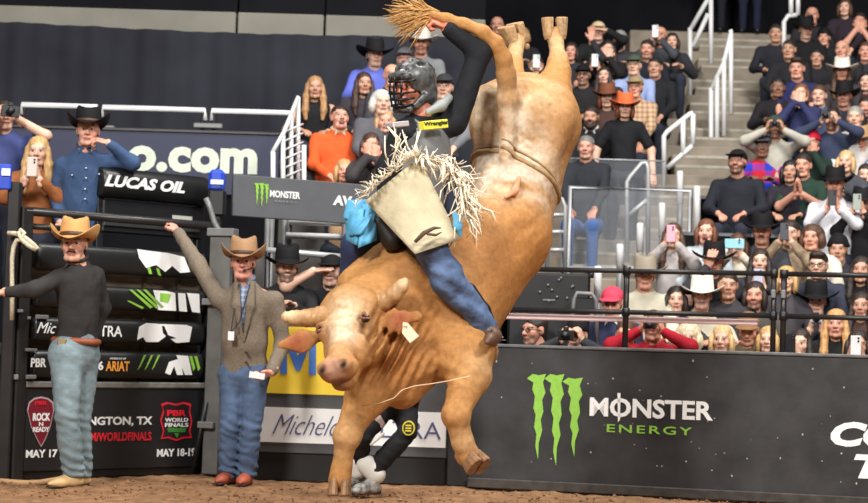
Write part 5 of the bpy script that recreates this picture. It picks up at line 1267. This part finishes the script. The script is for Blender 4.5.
# ================================================================== CREW BEHIND THE GATE
def G(px, py, d=0): return P(px, py, 14.0 + d)
J = dict(head=G(88, 131, -.06), neck=G(86, 152, .0), pelvis=G(81, 222, .04), shL=G(62, 165, .02), shR=G(107, 161, .03), elL=G(56, 195, .06), wrL=G(60, 222, -.08), elR=G(133, 163, .0), wrR=G(108, 143, -.12))
dz = .95; J.update(hipL=G(74, 232, .02), hipR=G(90, 232, .06)); 
for S in 'LR': hp_ = J['hip' + S]; J['kn' + S] = np.array([hp_[0], hp_[1] - .03, dz + .5]); J['an' + S] = np.array([hp_[0], hp_[1] + .02, dz + .1]); J['toe' + S] = np.array([hp_[0], hp_[1] - .16, dz + .012])
t, R = human('person', 'cowboy in black hat and blue snap shirt resting cheek on his fist', J, nrm((.1, -1, 0)), head=(.15, .02, 0), skin=(220, 166, 144), hairc=(120, 100, 84), hat='cowboy_curl', hatc=(24, 23, 25), topc=(62, 84, 120),
    hv=.005, gv=.012, root=(J['hipL'][0], J['hipL'][1], dz), sw=.19, collar=cloth((66, 88, 124)), hands={'L': ('relaxed', None), 'R': ('grip', (.2, .4, -.8), (-.9, -.2, .25))}, hat_tilt=-.10, hs=1.04)
legs(t, J, cloth((40, 46, 62)), BLACK, gv=.018)
for px, py in ((86, 168), (86, 178), (85, 189), (85, 199), (72, 175), (99, 174)):
    mb = MB(); mb.tube([G(px, py, -.06), G(px, py, -.155)], .006, 6); mb.build('snap_button', WHITE, t, smooth=True)

# ================================================================== THE CROWD
_LG = {}
def leg_meshes(kind):
    if kind in _LG: return _LG[kind]
    if kind == 'seated':
        pr = []; sh = []
        for s in (-1, 1):
            pr += [C((s * .09, 0, .52), (s * .12, -.40, .52), .088, .068), C((s * .12, -.40, .52), (s * .12, -.36, .10), .066, .05)]
            sh = [C((.12, -.33, .05), (.13, -.50, .038), .042, .036)]
        pr += [C((-.09, .02, .55), (.09, .02, .55), .10, .10)]
    else:
        pr = []; sh = []
        for s in (-1, 1):
            pr += [C((s * .09, 0, -.02), (s * .10, -.02, -.44), .09, .065), C((s * .10, -.02, -.44), (s * .10, .02, -.83), .064, .05)]
            sh = [C((.10, .03, -.87), (.11, -.13, -.885), .042, .036)]
        pr += [C((-.07, 0, .02), (.07, 0, .02), .11, .11)]
    V, Q = sdf_mesh(pr, .024, .04); a = to_mesh('trousers', V, Q); V, Q = sdf_mesh(sh, .016, .02); V[:, 2] = np.maximum(V[:, 2], .004 if kind == 'seated' else -.92); b = (to_mesh('shoe', V, Q), to_mesh('shoe', V * [-1, 1, 1], Q[:, ::-1]))
    _LG[kind] = (a, b); return a, b
def crowd_person(px, py, label, row=None, Y=None, floor=None, pose='rest', yaw=None, sex='m', hs=None, sw=None, trc=(44, 48, 60), lean=0.0, group=None, hyaw=0.0, hpitch=0.0, hroll=0.0, grp=True, **k):
    if Y is None:
        row = min(range(11), key=lambda i: abs(351 - (1.13 + .43 * i - CAMH) * FPX / (ROWY(i) + .1) - py)) if row is None else row
        Y = ROWY(row) + .12; floor = FLOOR(row)
    hw = P(px, py, Y); Hd = hw[2] - floor
    if yaw is None: yaw = -(px - 434) / 434 * .35 + random.uniform(-.12, .12)
    hs = hs or (1.0 if sex == 'm' else .95); sw = sw or (.19 if sex == 'm' else .165)
    stand = Hd > 1.36
    Rz = rotz(yaw); o = np.array([hw[0], hw[1], floor]) - Rz @ np.array([lean, -.05, 0])
    def L(p): return o + Rz @ np.array(p, float)
    pz = Hd - .72 if stand else min(.56, Hd - .45)
    J = dict(head=L((lean, -.05, Hd)), neck=L((lean * .9, .0, Hd - .146 * hs)), pelvis=L((0, .02, pz)))
    sz = Hd - .208 * hs
    J['shL'] = L((lean * .8 - sw, .0, sz)); J['shR'] = L((lean * .8 + sw, .0, sz))
    H_ = Hd; pal = {}
    W = {'rest': ((-.13, -.30, pz + .13), (.13, -.30, pz + .13)), 'phone': ((lean - .05, -.34, H_ - .09), (lean + .05, -.34, H_ - .09)), 'phone_low': ((lean - .05, -.34, H_ - .24), (lean + .05, -.34, H_ - .24)),
         'camera': ((lean - .09, -.21, H_ - .04), (lean + .09, -.21, H_ - .04)), 'clap': ((lean - .03, -.30, H_ - .30), (lean + .03, -.30, H_ - .30)), 'mouth': ((lean - .03, -.20, H_ - .10), (lean + .03, -.20, H_ - .12)),
         'raise_r': ((-.14, -.28, pz + .14), (lean + .26, -.20, H_ + .12)), 'raise_l': ((lean - .26, -.2, H_ + .12), (.14, -.28, pz + .14)), 'face_l': ((lean - .05, -.22, H_ - .05), (.14, -.28, pz + .14)), 'brow_r': ((-.14, -.28, pz + .14), (lean + .12, -.16, H_ + .0)),
         'brow_l': ((lean - .12, -.16, H_), (.14, -.28, pz + .14)), 'cross': ((lean + .10, -.22, pz + .25), (lean - .10, -.24, pz + .22)), 'rail': ((lean - .12, -.36, H_ - .33), (lean + .04, -.38, H_ - .30)), 'side': ((-.30, -.05, pz + .05), (.30, -.05, pz + .05))}[pose]
    hnd = {}
    for S, wv, pole in (('L', W[0], (-.7, .2, -.8)), ('R', W[1], (.7, .2, -.8))):
        if pose in ('camera',): pole = (-1 if S == 'L' else 1, -.1, -.55)
        e, wq = ik(J['sh' + S], L(wv), .27, .25, Rz @ np.array(pole)); J['el' + S] = e; J['wr' + S] = wq
        sx = 1 if S == 'L' else -1
        if pose in ('phone', 'phone_low'): hnd[S] = ('grip', Rz @ np.array((sx * .8, .3, .1)), Rz @ np.array((sx * .25, -.1, 1.0)))
        elif pose == 'camera': hnd[S] = ('grip', Rz @ np.array((sx, .2, 0)), Rz @ np.array((sx * .3, -.2, .9)))
        elif pose == 'clap': hnd[S] = ('open', Rz @ np.array((sx, 0, 0)), Rz @ np.array((sx * .1, -.4, .9)))
        elif pose == 'mouth': hnd[S] = ('hold', Rz @ np.array((sx * .4, 1, 0)), Rz @ np.array((-sx * .1, .1, 1)))
        elif pose.startswith('raise') and ((S == 'R') == (pose[-1] == 'r')): hnd[S] = ('open', Rz @ np.array((0, -1, 0)), (0, -.1, 1))
        elif pose.startswith('brow') and ((S == 'R') == (pose[-1] == 'r')): hnd[S] = ('open', Rz @ np.array((0, .4, -1)), Rz @ np.array((sx, -.2, .2)))
        elif pose == 'face_l' and S == 'L': hnd[S] = ('open', Rz @ np.array((.2, 1, 0)), Rz @ np.array((.3, .1, 1)))
        else: hnd[S] = ('relaxed', (0, 0, -1))
    hd = (yaw + hyaw, hpitch, hroll)
    if sex == 'f' and 'hair' not in k: k['hair'] = 'long'
    t, R = human('person', label, J, Rz @ np.array((0, -1, 0)), head=hd, hs=hs, sex=sex, sw=sw, hands=hnd, root=o, group=group or ('spectators in the stand' if grp else None), depth=.95 if sex == 'm' else .88, **k)
    a, b = leg_meshes('standing' if stand else 'seated'); tm = cloth(trc)
    if stand:
        s_ = (pz) / .92; shared('trousers', a, tm, t, (0, 0, pz), Rz, (1, 1, s_)); [shared('shoe', q, BLACK, t, (0, 0, pz), Rz, (1, 1, s_)) for q in b]
    else:
        shared('trousers', a, tm, t, (0, 0, 0), Rz); [shared('shoe', q, BLACK, t, (0, 0, 0), Rz) for q in b]
    t['yaw'] = yaw; del t['yaw']
    return dict(t=t, L=L, Rz=Rz, Hd=Hd, J=J, lean=lean)
def phone(p, label, rgb=(30, 30, 34), low=False, cam=False, back=(200, 200, 205), w_=.038, h_=.075):
    z = p['Hd'] - (.0 if not low else .15); c_ = p['L']((p['lean'], -.40, z)); ax = [p['Rz'] @ np.array(v, float) for v in ((1, 0, 0), (0, 1, 0), (0, 0, 1))]
    t = thing('compact_camera' if cam else 'smartphone', c_, label, 'camera' if cam else 'phone', 'phones and cameras held by spectators')
    mb = MB(); mb.obox(c_, ax, [w_, .012 if cam else .005, h_], .004); mb.build('case', M('phone_%d_%d_%d' % tuple(rgb), rgb, rough=.3, var=.03), t)
    if cam:
        mb = MB(); mb.tube([c_ - ax[1] * .01, c_ - ax[1] * .06], .030, 14); mb.build('lens', BLACK, t, smooth=True); mb = MB(); mb.obox(c_ + ax[2] * (h_ + .012), ax, [.02, .015, .014], .003); mb.build('viewfinder', BLACK, t)
    else:
        mb = MB(); 
        for dz_ in (0, .022): mb.tube([c_ - ax[1] * .004 + ax[0] * w_ * .5 + ax[2] * (h_ * .75 - dz_), c_ - ax[1] * .009 + ax[0] * w_ * .5 + ax[2] * (h_ * .75 - dz_)], .008, 10)
        mb.build('lens', BLACK, t, smooth=True)
    return t
def CP(px, py, label, **k): return crowd_person(px, py, label, **k)
BRN, DK, BLD, GRY_, RED_, BLK = (84, 56, 38), (44, 32, 26), (196, 158, 104), (150, 146, 140), (120, 62, 38), (26, 24, 24)
WHF, BLF, TNF = (230, 224, 210), (24, 23, 25), (176, 140, 100)
LT, MD, DKS, RD = (222, 178, 154), (194, 148, 122), (140, 100, 78), (216, 158, 134)
# ---- chute crew and leaning men
p = CP(38, 152, 'blonde woman in brown fur coat holding a phone behind the gate', Y=14.15, floor=.95, sex='f', hairc=BLD, hair='long', topc=(150, 92, 54), topname='fur_coat', pose='phone_low', skin=LT, hpitch=.05, yaw=.1, grp=False, fold=.010, hs=1.0)
phone(p, 'pale phone in the hands of the blonde woman by the gate', (206, 196, 186), low=True)
p = CP(5, 116, 'man at the left picture edge raising a black camera', Y=14.5, floor=.95, hairc=DK, topc=(70, 80, 132), topname='vest', pose='camera', skin=LT, yaw=.35, grp=False, sleeve='short')
phone(p, 'black photo camera held up at the left picture edge', (28, 28, 30), cam=True, w_=.07, h_=.045)
p = CP(287, 268, 'bearded man in black hat leaning arms on the barrier rail', Y=14.0, floor=.0, hat='cowboy', hatc=BLF, hairc=DK, stubble=.75, topc=(40, 40, 42), pose='rail', skin=LT, yaw=.15, grp=False, hs=1.05)
p = CP(331, 272, 'man in black cap beside the bearded man, shading his brow', Y=14.1, floor=.0, hat='cap', hatc=BLF, hairc=DK, topc=(34, 36, 38), pose='brow_l', skin=LT, yaw=-.1, grp=False, sleeve='short', stubble=.3)
# ---- left block
LF = lambda i: dict(Y=LROW[i][0], floor=LROW[i][1])
CP(315, 88, 'girl with very long fair hair in black tank top leaning forward', **LF(2), sex='f', hair='long', hairc=(170, 128, 86), topc=(26, 26, 28), sleeve='none', skin=MD, yaw=.1, pose='rest')
CP(364, 84, 'woman with long dark brown hair left of the rider helmet', **LF(2), sex='f', hair='long', hairc=(62, 40, 30), topc=(54, 50, 56), skin=MD, yaw=.2)
CP(375, 56, 'man in black cowboy hat and blue shirt at the top left', **LF(3), hat='cowboy_wide', hatc=BLF, hairc=DK, topc=(92, 104, 190), skin=LT, yaw=.2)
CP(392, 76, 'balding man just left of the rider helmet', **LF(2), hair=None, topc=(60, 60, 66), skin=RD, yaw=.2)
CP(382, 103, 'older man with fluffy white hair left of the rider', **LF(1), hair='fluffy', hairc=(200, 196, 190), topc=(90, 90, 96), skin=LT, yaw=.2)
CP(385, 122, 'fair-haired spectator beside the rider elbow', **LF(1), sex='f', hair='bob', hairc=(190, 150, 110), topc=(70, 64, 62), skin=RD, yaw=.1)
CP(340, 118, 'shouting man in orange jacket with pale fleece collar', **LF(1), hairc=DK, topc=(226, 92, 44), fat=1.2, sw=.21, topname='jacket', mouth='open', skin=RD, yaw=.25, hpitch=-.15, collar=cloth((222, 206, 170)))
CP(371, 146, 'woman with dark hair clasping her hands beside the orange jacket', **LF(0), sex='f', hair='bob', hairc=(70, 44, 34), topc=(60, 56, 58), pose='mouth', skin=RD, yaw=.1)
CP(344, 171, 'fair-haired child clapping above the sponsor board', **LF(0), sex='f', hs=.86, hair='bob', hairc=(196, 154, 104), topc=(196, 160, 124), pose='clap', skin=RD, yaw=.1, sw=.14)
CP(421, 44, 'man in pale grey cowboy hat behind the rider helmet', **LF(3), hat='cowboy', hatc=(190, 186, 178), hairc=DK, stubble=.5, topc=(120, 122, 124), skin=RD, yaw=.0)
CP(444, 88, 'person in grey top half hidden behind the rider shoulder', **LF(1), hairc=DK, topc=(110, 112, 116), skin=LT, yaw=-.1, hat='cap', hatc=(50, 50, 54))
# ---- upper middle block
CP(497, 26, 'balding man left of the raised hind hooves', row=9, hair=None, topc=(34, 34, 38), skin=RD, stubble=.2)
CP(521, 36, 'fair-haired spectator behind the left hind hoof', row=9, sex='f', hair='fluffy', hairc=(190, 150, 100), topc=(40, 38, 40), skin=LT)
p = CP(536, 66, 'spectator holding a phone up between the hind hooves', row=7, hairc=DK, topc=(36, 36, 40), pose='phone', skin=LT); phone(p, 'bright phone held between the raised hind hooves', (214, 226, 220))
CP(571, 52, 'person with raised palm right of the right hind hoof', row=8, sex='f', hair='bob', hairc=DK, topc=(46, 46, 50), pose='raise_r', skin=RD)
CP(598, 32, 'man in beige cap with hand to his brow', row=9, hat='cap', hatc=(206, 188, 150), hairc=DK, topc=(32, 32, 34), pose='brow_r', skin=LT)
CP(608, 50, 'woman with dark hair below the beige cap', row=8, sex='f', hair='long', hairc=DK, topc=(34, 32, 34), skin=LT, pose='mouth')
CP(583, 76, 'man in black cap and glasses right of the rump', row=7, hat='cap', hatc=BLF, hairc=BLK, stubble=.6, topc=(36, 34, 36), skin=MD, glasses=True)
p = CP(596, 65, 'blonde woman in black strapless top filming', row=8, sex='f', hair='bob', hairc=(206, 166, 110), topc=(28, 26, 28), sleeve='none', skin=RD, pose='phone'); phone(p, 'white phone held by the blonde woman in black top', (236, 238, 240))
p = CP(660, 36, 'bald bearded man in grey at the top filming', row=9, hair=None, hairc=DK, stubble=.8, topc=(70, 74, 80), skin=RD, pose='phone'); phone(p, 'white phone held up by the bald bearded man', (240, 240, 242))
CP(647, 50, 'dark-haired man just below the bald bearded man', row=8, hairc=DK, topc=(30, 32, 40), skin=RD, stubble=.4)
CP(634, 66, 'man in green cap and light blue shirt', row=7, hat='cap', hatc=(74, 84, 70), hairc=GRY_, topc=(146, 162, 204), skin=LT, fat=1.1)
CP(635, 88, 'man in tan cap and pale plaid shirt', row=6, Y=None, hat='cap', hatc=(150, 130, 96), hairc=BRN, topmat=cloth((196, 170, 136), plaid=((150, 104, 84), 18.0)), skin=RD)
CP(607, 98, 'woman with reddish hair in brown felt hat', row=6, sex='f', hat='cowboy', hatc=(120, 72, 52), hair='bob', hairc=(130, 70, 44), topc=(72, 52, 46), skin=LT)
CP(625, 108, 'child in orange hat and black shirt standing at the glass', Y=18.4, floor=2.15, hs=.92, sex='f', hat='cowboy', hatc=(206, 104, 60), hair='bob', hairc=RED_, topc=(28, 28, 32), sleeve='short', skin=LT, sw=.15, trc=(40, 42, 52), pose='side')
CP(591, 118, 'dark-bearded man in dark suit right of the rump', row=5, hairc=DK, stubble=.85, beard='beard', topc=(34, 34, 38), topname='suit_jacket', skin=MD, collar=cloth((226, 224, 222)))
CP(586, 148, 'grey-haired man in dark jacket behind the glass panel', row=4, Y=None, hairc=(120, 116, 112), topc=(44, 46, 52), skin=RD, trc=(70, 98, 150), stubble=.3)
CP(560, 58, 'spectator in grey hooded top behind the hoof', row=8, hairc=BRN, topc=(92, 92, 98), skin=LT)
# ---- right block, top to bottom
CP(812, 16, 'man with shaved head at the top right corner row', row=10, hair=None, topc=(40, 38, 42), skin=RD)
CP(806, 30, 'man in large black cowboy hat near the top right', row=9, hat='cowboy_wide', hatc=BLF, hairc=DK, topc=(24, 24, 26), skin=LT, hyaw=.3, hpitch=.1)
CP(824, 38, 'boy in black beanie beside the large black hat', row=9, hs=.9, hat='beanie', hatc=(24, 24, 26), hairc=DK, topc=(28, 28, 30), skin=RD, sw=.15)
CP(860, 22, 'man in black shirt with hand to his mouth at the right edge', row=10, hairc=DK, topc=(24, 24, 28), sleeve='short', pose='mouth', skin=RD)
CP(842, 50, 'bald man above the white cowboy hat', row=8, hair=None, topc=(38, 36, 40), skin=RD)
CP(842, 72, 'woman in white cowboy hat with long brown hair', row=7, sex='f', hat='cowboy_wide', hatc=WHF, hair='long', hairc=BRN, topc=(60, 54, 56), skin=RD)
CP(797, 69, 'dark-haired man in navy shirt right of the aisle', row=7, hair='swept', hairc=DK, topc=(38, 42, 84), skin=RD, fat=1.15, hs=1.05, sleeve='short')
CP(789, 50, 'man partly hidden above the navy shirt man', row=8, hairc=DK, topc=(34, 34, 38), skin=MD)
CP(801, 94, 'woman with brown hair covering her mouth with both hands', row=6, sex='f', hair='bob', hairc=(120, 78, 50), topc=(50, 54, 92), pose='mouth', skin=LT)
CP(844, 97, 'man in black cowboy hat with dark shirt below the white hat', row=6, hat='cowboy', hatc=BLF, hairc=DK, topc=(40, 38, 42), skin=RD, stubble=.3)
p = CP(775, 128, 'man in grey-beige hoodie holding binoculars to his eyes', row=5, hairc=DK, hat='cap', hatc=(60, 70, 60), topc=(176, 172, 160), topname='hoodie', pose='camera', skin=MD, stubble=.6); phone(p, 'dark binoculars at the eyes of the grey-beige hoodie man', (34, 32, 30), cam=True, w_=.05, h_=.025)
p = CP(832, 120, 'man in navy jacket photographing with both hands', row=5, hairc=DK, stubble=.7, topc=(52, 60, 84), pose='camera', skin=LT); phone(p, 'black camera of the man in navy jacket', (26, 26, 28), cam=True, w_=.05, h_=.03)
CP(763, 147, 'man in dark cap and bright red and blue shirt', row=5, hat='cap', hatc=(84, 88, 92), hairc=BLK, topmat=cloth((196, 40, 52), plaid=((40, 60, 180), 5.0)), skin=DKS)
CP(811, 143, 'man in red knit cap among the right crowd', row=5, hat='beanie', hatc=(186, 30, 54), hairc=BLK, topc=(34, 52, 44), skin=RD, stubble=.4, pose='mouth')
CP(862, 142, 'man in tan cowboy hat at the right edge', row=5, hat='cowboy', hatc=TNF, hairc=DK, topc=(92, 106, 122), skin=RD)
CP(855, 118, 'spectator in white shirt at the right edge', row=5, hairc=GRY_, topc=(210, 206, 202), skin=LT)
CP(737, 163, 'bearded man in black cap and black shirt, arms resting', row=4, hat='cap', hatc=BLF, hairc=DK, stubble=.8, topc=(36, 38, 46), skin=RD, fat=1.15, hs=1.05, hpitch=-.12, sw=.21)
CP(846, 162, 'fair-haired woman clapping at the right', row=4, sex='f', hair='bob', hairc=(206, 170, 120), topc=(70, 72, 78), pose='clap', skin=LT)
CP(803, 166, 'person in dark green shirt beside the red knit cap', row=4, hairc=DK, topc=(36, 58, 48), skin=RD, sleeve='short', pose='clap')
p = CP(835, 185, 'smiling man in black cowboy hat and white shirt', Y=17.0, floor=1.29, hat='cowboy', hatc=BLF, hairc=DK, topc=(226, 226, 232), skin=RD, mouth='open', pose='phone_low', hs=1.05); phone(p, 'dark phone held low by the man in the white shirt', (40, 40, 48), low=True)
p = CP(862, 205, 'woman in black hat and black jacket filming with a grey phone', row=3, sex='f', hair='short', hat='cowboy', hatc=(30, 28, 30), hairc=DK, topc=(32, 30, 32), pose='phone', skin=RD); phone(p, 'grey phone held by the woman in black jacket', (150, 160, 150))
CP(706, 232, 'smiling woman with brown bob in pale top', row=2, sex='f', hair='bob', hairc=(112, 66, 44), topc=(190, 200, 206), skin=LT, mouth='open')
CP(762, 232, 'man in black cowboy hat with moustache and grey shirt', row=2, hat='cowboy', hatc=BLF, hairc=DK, beard='moustache', stubble=.3, topc=(66, 68, 74), skin=RD)
p = CP(738, 246, 'spectator in cream jacket behind a blue phone', row=2, sex='f', hair='bob', hairc=BRN, topc=(216, 206, 188), pose='phone', skin=LT); phone(p, 'pale blue phone held sideways above the fence', (150, 206, 226), w_=.085, h_=.042)
p = CP(790, 234, 'man with dark hair photographing in brown camouflage jacket', row=2, hairc=DK, topmat=cloth((150, 130, 106), var=.4, vscale=16), pose='phone', skin=LT); phone(p, 'dark grey phone of the man in brown camouflage', (70, 70, 78))
CP(714, 262, 'man in black cowboy hat covering his face with a hand', Y=15.6, floor=.43, hat='cowboy_wide', hatc=BLF, hairc=DK, topc=(50, 50, 56), pose='face_l', skin=RD)
p = CP(760, 262, 'dark-haired woman with phone before her mouth', Y=15.7, floor=.43, sex='f', hair='long', hairc=DK, topc=(60, 58, 64), pose='phone_low', skin=LT); phone(p, 'pale lilac phone held by the dark-haired woman', (190, 190, 214), low=True)
CP(818, 266, 'man with glasses and short dark hair at the right rail', Y=15.5, floor=.43, hairc=DK, hair='swept', glasses=True, topc=(52, 56, 70), skin=LT)
CP(861, 270, 'dark-haired woman in black top at the right end of the rail', Y=15.4, floor=.43, sex='f', hair='long', hairc=DK, topc=(30, 26, 28), skin=MD)
p = CP(673, 236, 'long-haired woman filming with a pink phone', row=2, sex='f', hair='long', hairc=(84, 58, 42), topc=(180, 172, 170), pose='phone', skin=LT); phone(p, 'pink phone held by the long-haired woman', (236, 170, 186))
CP(645, 276, 'man in broad grey-tan cowboy hat and pale jacket', row=1, hat='cowboy_wide', hatc=(150, 140, 124), hairc=GRY_, topc=(206, 200, 180), topname='jacket', skin=RD)
CP(702, 296, 'grey-moustached man in white cowboy hat and cream shirt', row=1, hat='cowboy_wide', hatc=WHF, hairc=GRY_, beard='moustache', stubble=.4, topc=(214, 204, 182), skin=RD, fat=1.1)
CP(755, 296, 'long dark-haired bearded man behind the fence rail', row=1, hair='bob', hairc=DK, stubble=.7, topc=(78, 76, 70), skin=RD)
p = CP(816, 302, 'man in black cowboy hat photographing through the rails', row=1, hat='cowboy_wide', hatc=BLF, hairc=DK, topc=(36, 40, 50), pose='phone_low', skin=LT); phone(p, 'silver camera between the fence rails', (190, 196, 200), cam=True, low=True, w_=.05, h_=.03)
CP(612, 304, 'person in red cap and navy jacket with white collar', Y=14.6, floor=0, hat='cap', hatc=(206, 70, 92), hairc=BRN, topc=(52, 56, 84), skin=RD, collar=cloth((226, 222, 216)), hpitch=.2)
p = CP(534, 331, 'dark-haired man in glasses peering over the wall', Y=14.2, floor=0, hairc=DK, glasses=True, topc=(30, 30, 34), skin=RD, yaw=-.9, stubble=.5)
p = CP(576, 336, 'photographer with black camera low behind the wall', Y=14.05, floor=0, hairc=DK, hat='cap', hatc=BLF, topc=(50, 50, 54), pose='camera', skin=LT, yaw=-.3); phone(p, 'black photo camera just above the barrier wall', (28, 28, 30), cam=True, w_=.06, h_=.04)
p = CP(653, 326, 'person in red shirt photographing over the wall', Y=14.2, floor=0, hairc=BRN, topc=(168, 28, 44), pose='camera', skin=RD); phone(p, 'small camera of the person in the red shirt', (60, 40, 40), cam=True, w_=.05, h_=.028)
CP(688, 338, 'white-haired woman low behind the wall', Y=14.2, floor=0, sex='f', hair='fluffy', hairc=(222, 206, 170), topc=(190, 170, 140), skin=LT)
CP(722, 340, 'blonde woman behind the wall beside the fence post', Y=14.2, floor=0, sex='f', hair='bob', hairc=(216, 182, 128), topc=(176, 150, 110), skin=LT)
CP(748, 330, 'man in olive jacket low behind the fence post', Y=14.4, floor=0, hairc=BRN, topc=(110, 96, 70), skin=RD, hat='cap', hatc=(140, 104, 70), hpitch=.3)
p = CP(800, 344, 'dark-haired woman filming just over the wall', Y=14.1, floor=0, sex='f', hair='long', hairc=DK, topc=(60, 56, 60), pose='phone', skin=LT); phone(p, 'black phone held just over the wall', (34, 32, 36))
CP(836, 324, 'long blonde woman in black top behind the rails', Y=14.3, floor=0, sex='f', hair='long', hairc=(198, 150, 96), topc=(26, 26, 28), skin=RD)
p = CP(858, 346, 'dark-haired spectator filming at the right edge wall', Y=13.75, floor=0, sex='f', hair='bob', hairc=DK, topc=(50, 48, 54), pose='phone', skin=MD); phone(p, 'white phone at the right edge just over the wall', (236, 232, 232))
CP(861, 306, 'woman in dark brown top beside the black hat photographer', row=1, sex='f', hair='long', hairc=DK, topc=(70, 50, 44), skin=MD)
# more faces packed between the others
CP(776, 34, 'man in dark jacket left of the large black hat at the top', row=9, hairc=DK, topc=(36, 36, 44), skin=MD)
CP(845, 8, 'woman in dark top at the top right corner', row=10, sex='f', hair='bob', hairc=BRN, topc=(44, 36, 44), skin=LT)
CP(866, 52, 'man in charcoal shirt at the right edge beside the bald man', row=8, hairc=BRN, topc=(48, 48, 54), skin=RD)
CP(817, 58, 'dark-haired boy below the black beanie', row=8, hs=.9, hairc=BLK, topc=(34, 32, 36), skin=MD)
CP(866, 82, 'woman in maroon top at the right edge', row=7, sex='f', hair='long', hairc=BLK, topc=(84, 40, 48), skin=LT)
CP(819, 96, 'man in steel blue jacket between the covering woman and black hat', row=6, hairc=BRN, topc=(64, 76, 104), skin=LT)
CP(866, 108, 'bearded man in brown jacket at the right edge', row=6, hairc=DK, stubble=.7, topc=(92, 70, 52), skin=RD)
CP(778, 88, 'man in black hooded top left of the covering woman', row=7, hairc=BLK, topc=(32, 30, 34), skin=DKS)
CP(790, 172, 'woman with black hair between dark green shirt and red and blue shirt', row=4, sex='f', hair='bob', hairc=BLK, topc=(44, 40, 48), skin=MD)
CP(866, 176, 'man in grey sweater at the right edge behind white shirt man', row=4, hairc=DK, topc=(96, 98, 104), skin=LT)
CP(812, 238, 'person in cream jacket right of the camouflage man', row=2, hairc=BRN, hair='fluffy', topc=(220, 212, 194), skin=RD)
CP(838, 250, 'man in black beanie below the grey phone', row=2, hat='beanie', hatc=BLF, hairc=DK, topc=(46, 46, 52), skin=MD)
CP(786, 280, 'woman with blond hair by the fence gate post', row=1, sex='f', hair='bob', hairc=BLD, topc=(74, 70, 76), skin=LT)
CP(728, 286, 'man in dark grey shirt right of the white cowboy hat', row=1, hairc=DK, topc=(64, 62, 66), skin=MD)
CP(676, 300, 'woman with dark hair left of the white cowboy hat', row=1, sex='f', hair='bob', hairc=DK, topc=(58, 56, 70), skin=LT)
CP(768, 340, 'fair child low behind the wall at the gate post', Y=14.3, floor=0, hs=.88, sex='f', hair='bob', hairc=BLD, topc=(120, 92, 66), skin=LT, sw=.14)
CP(626, 336, 'brown-haired man low behind the wall beside the red shirt', Y=14.3, floor=0, hairc=BRN, topc=(70, 66, 70), skin=RD)
CP(672, 42, 'woman with dark hair right of the bald bearded man', row=9, sex='f', hair='bob', hairc=DK, topc=(46, 44, 50), skin=LT)
CP(655, 68, 'man in black shirt right of the light blue shirt', row=7, hairc=BLK, topc=(30, 30, 34), skin=MD)
CP(620, 40, 'man with grey hair right of the beige cap', row=9, hairc=GRY_, topc=(58, 56, 60), skin=LT)
CP(604, 76, 'dark-haired girl between black cap and light blue shirt', row=7, sex='f', hs=.88, hair='long', hairc=DK, topc=(52, 44, 48), skin=LT)
CP(405, 60, 'man in grey cap behind the rider helmet', **LF(3), hairc=GRY_, hat='cap', hatc=(96, 96, 100), topc=(70, 72, 76), skin=RD)
# two people standing at the head of the aisle, only their legs in view
for px, lab, rgb in ((716, 'person in dark trousers standing at the head of the aisle, left one', (30, 32, 40)), (752, 'person in navy trousers standing at the head of the aisle, right one', (32, 36, 56))):
    CP(px, -82, lab, Y=25.5, floor=5.59, topc=rgb, trc=rgb, pose='side')
# extra seats that show between people
SEATM = M('grey_seat_fabric', (92, 94, 98), rough=.9, var=.12, vscale=14, bump=.2); SEATP = M('seat_shell', (58, 60, 64), rough=.5)
mbk = MB(); mbk.obox((0, .22, .66), [(1, 0, 0), nrm((0, 1, .12)), nrm((0, -.12, 1))], [.235, .035, .24], .03); SB = to_mesh('backrest', mbk.V, mbk.F)
mbk = MB(); mbk.obox((0, .0, .41), np.eye(3), [.225, .21, .022], .018); SC = to_mesh('cushion', mbk.V, mbk.F)
mbk = MB(); mbk.box((-.03, .08, 0), (.03, .2, .39)); SP_ = to_mesh('pedestal', mbk.V, mbk.F, False)
seat_spots = []
for row, pxs in ((3, (700, 733, 768, 800, 838, 868)), (4, (722, 752, 778, 812, 846)), (2, (696, 728, 762, 796, 832, 866)), (5, (768, 800, 836, 866)), (6, (782, 812, 846)), (7, (796, 824, 852)), (1, (690, 726, 762, 800, 838))):
    for n_i, px in enumerate(pxs): seat_spots.append((row, px, n_i, len(pxs)))
ORD = ('first', 'second', 'third', 'fourth', 'fifth', 'sixth'); RN = {1: 'lowest', 2: 'second lowest', 3: 'third lowest', 4: 'fourth', 5: 'fifth', 6: 'sixth', 7: 'seventh'}
for row, px, n_i, tot in seat_spots:
    Y = ROWY(row) + .14; x = (px - 434) / FPX * Y
    s_ = thing('stadium_seat', (x, Y, FLOOR(row)), '%s grey padded seat from the aisle in the %s tier' % (ORD[n_i], RN[row]), 'seat', 'grey padded stand seats')
    shared('backrest', SB, SEATM, s_); shared('cushion', SC, SEATM, s_); shared('pedestal', SP_, SEATP, s_)
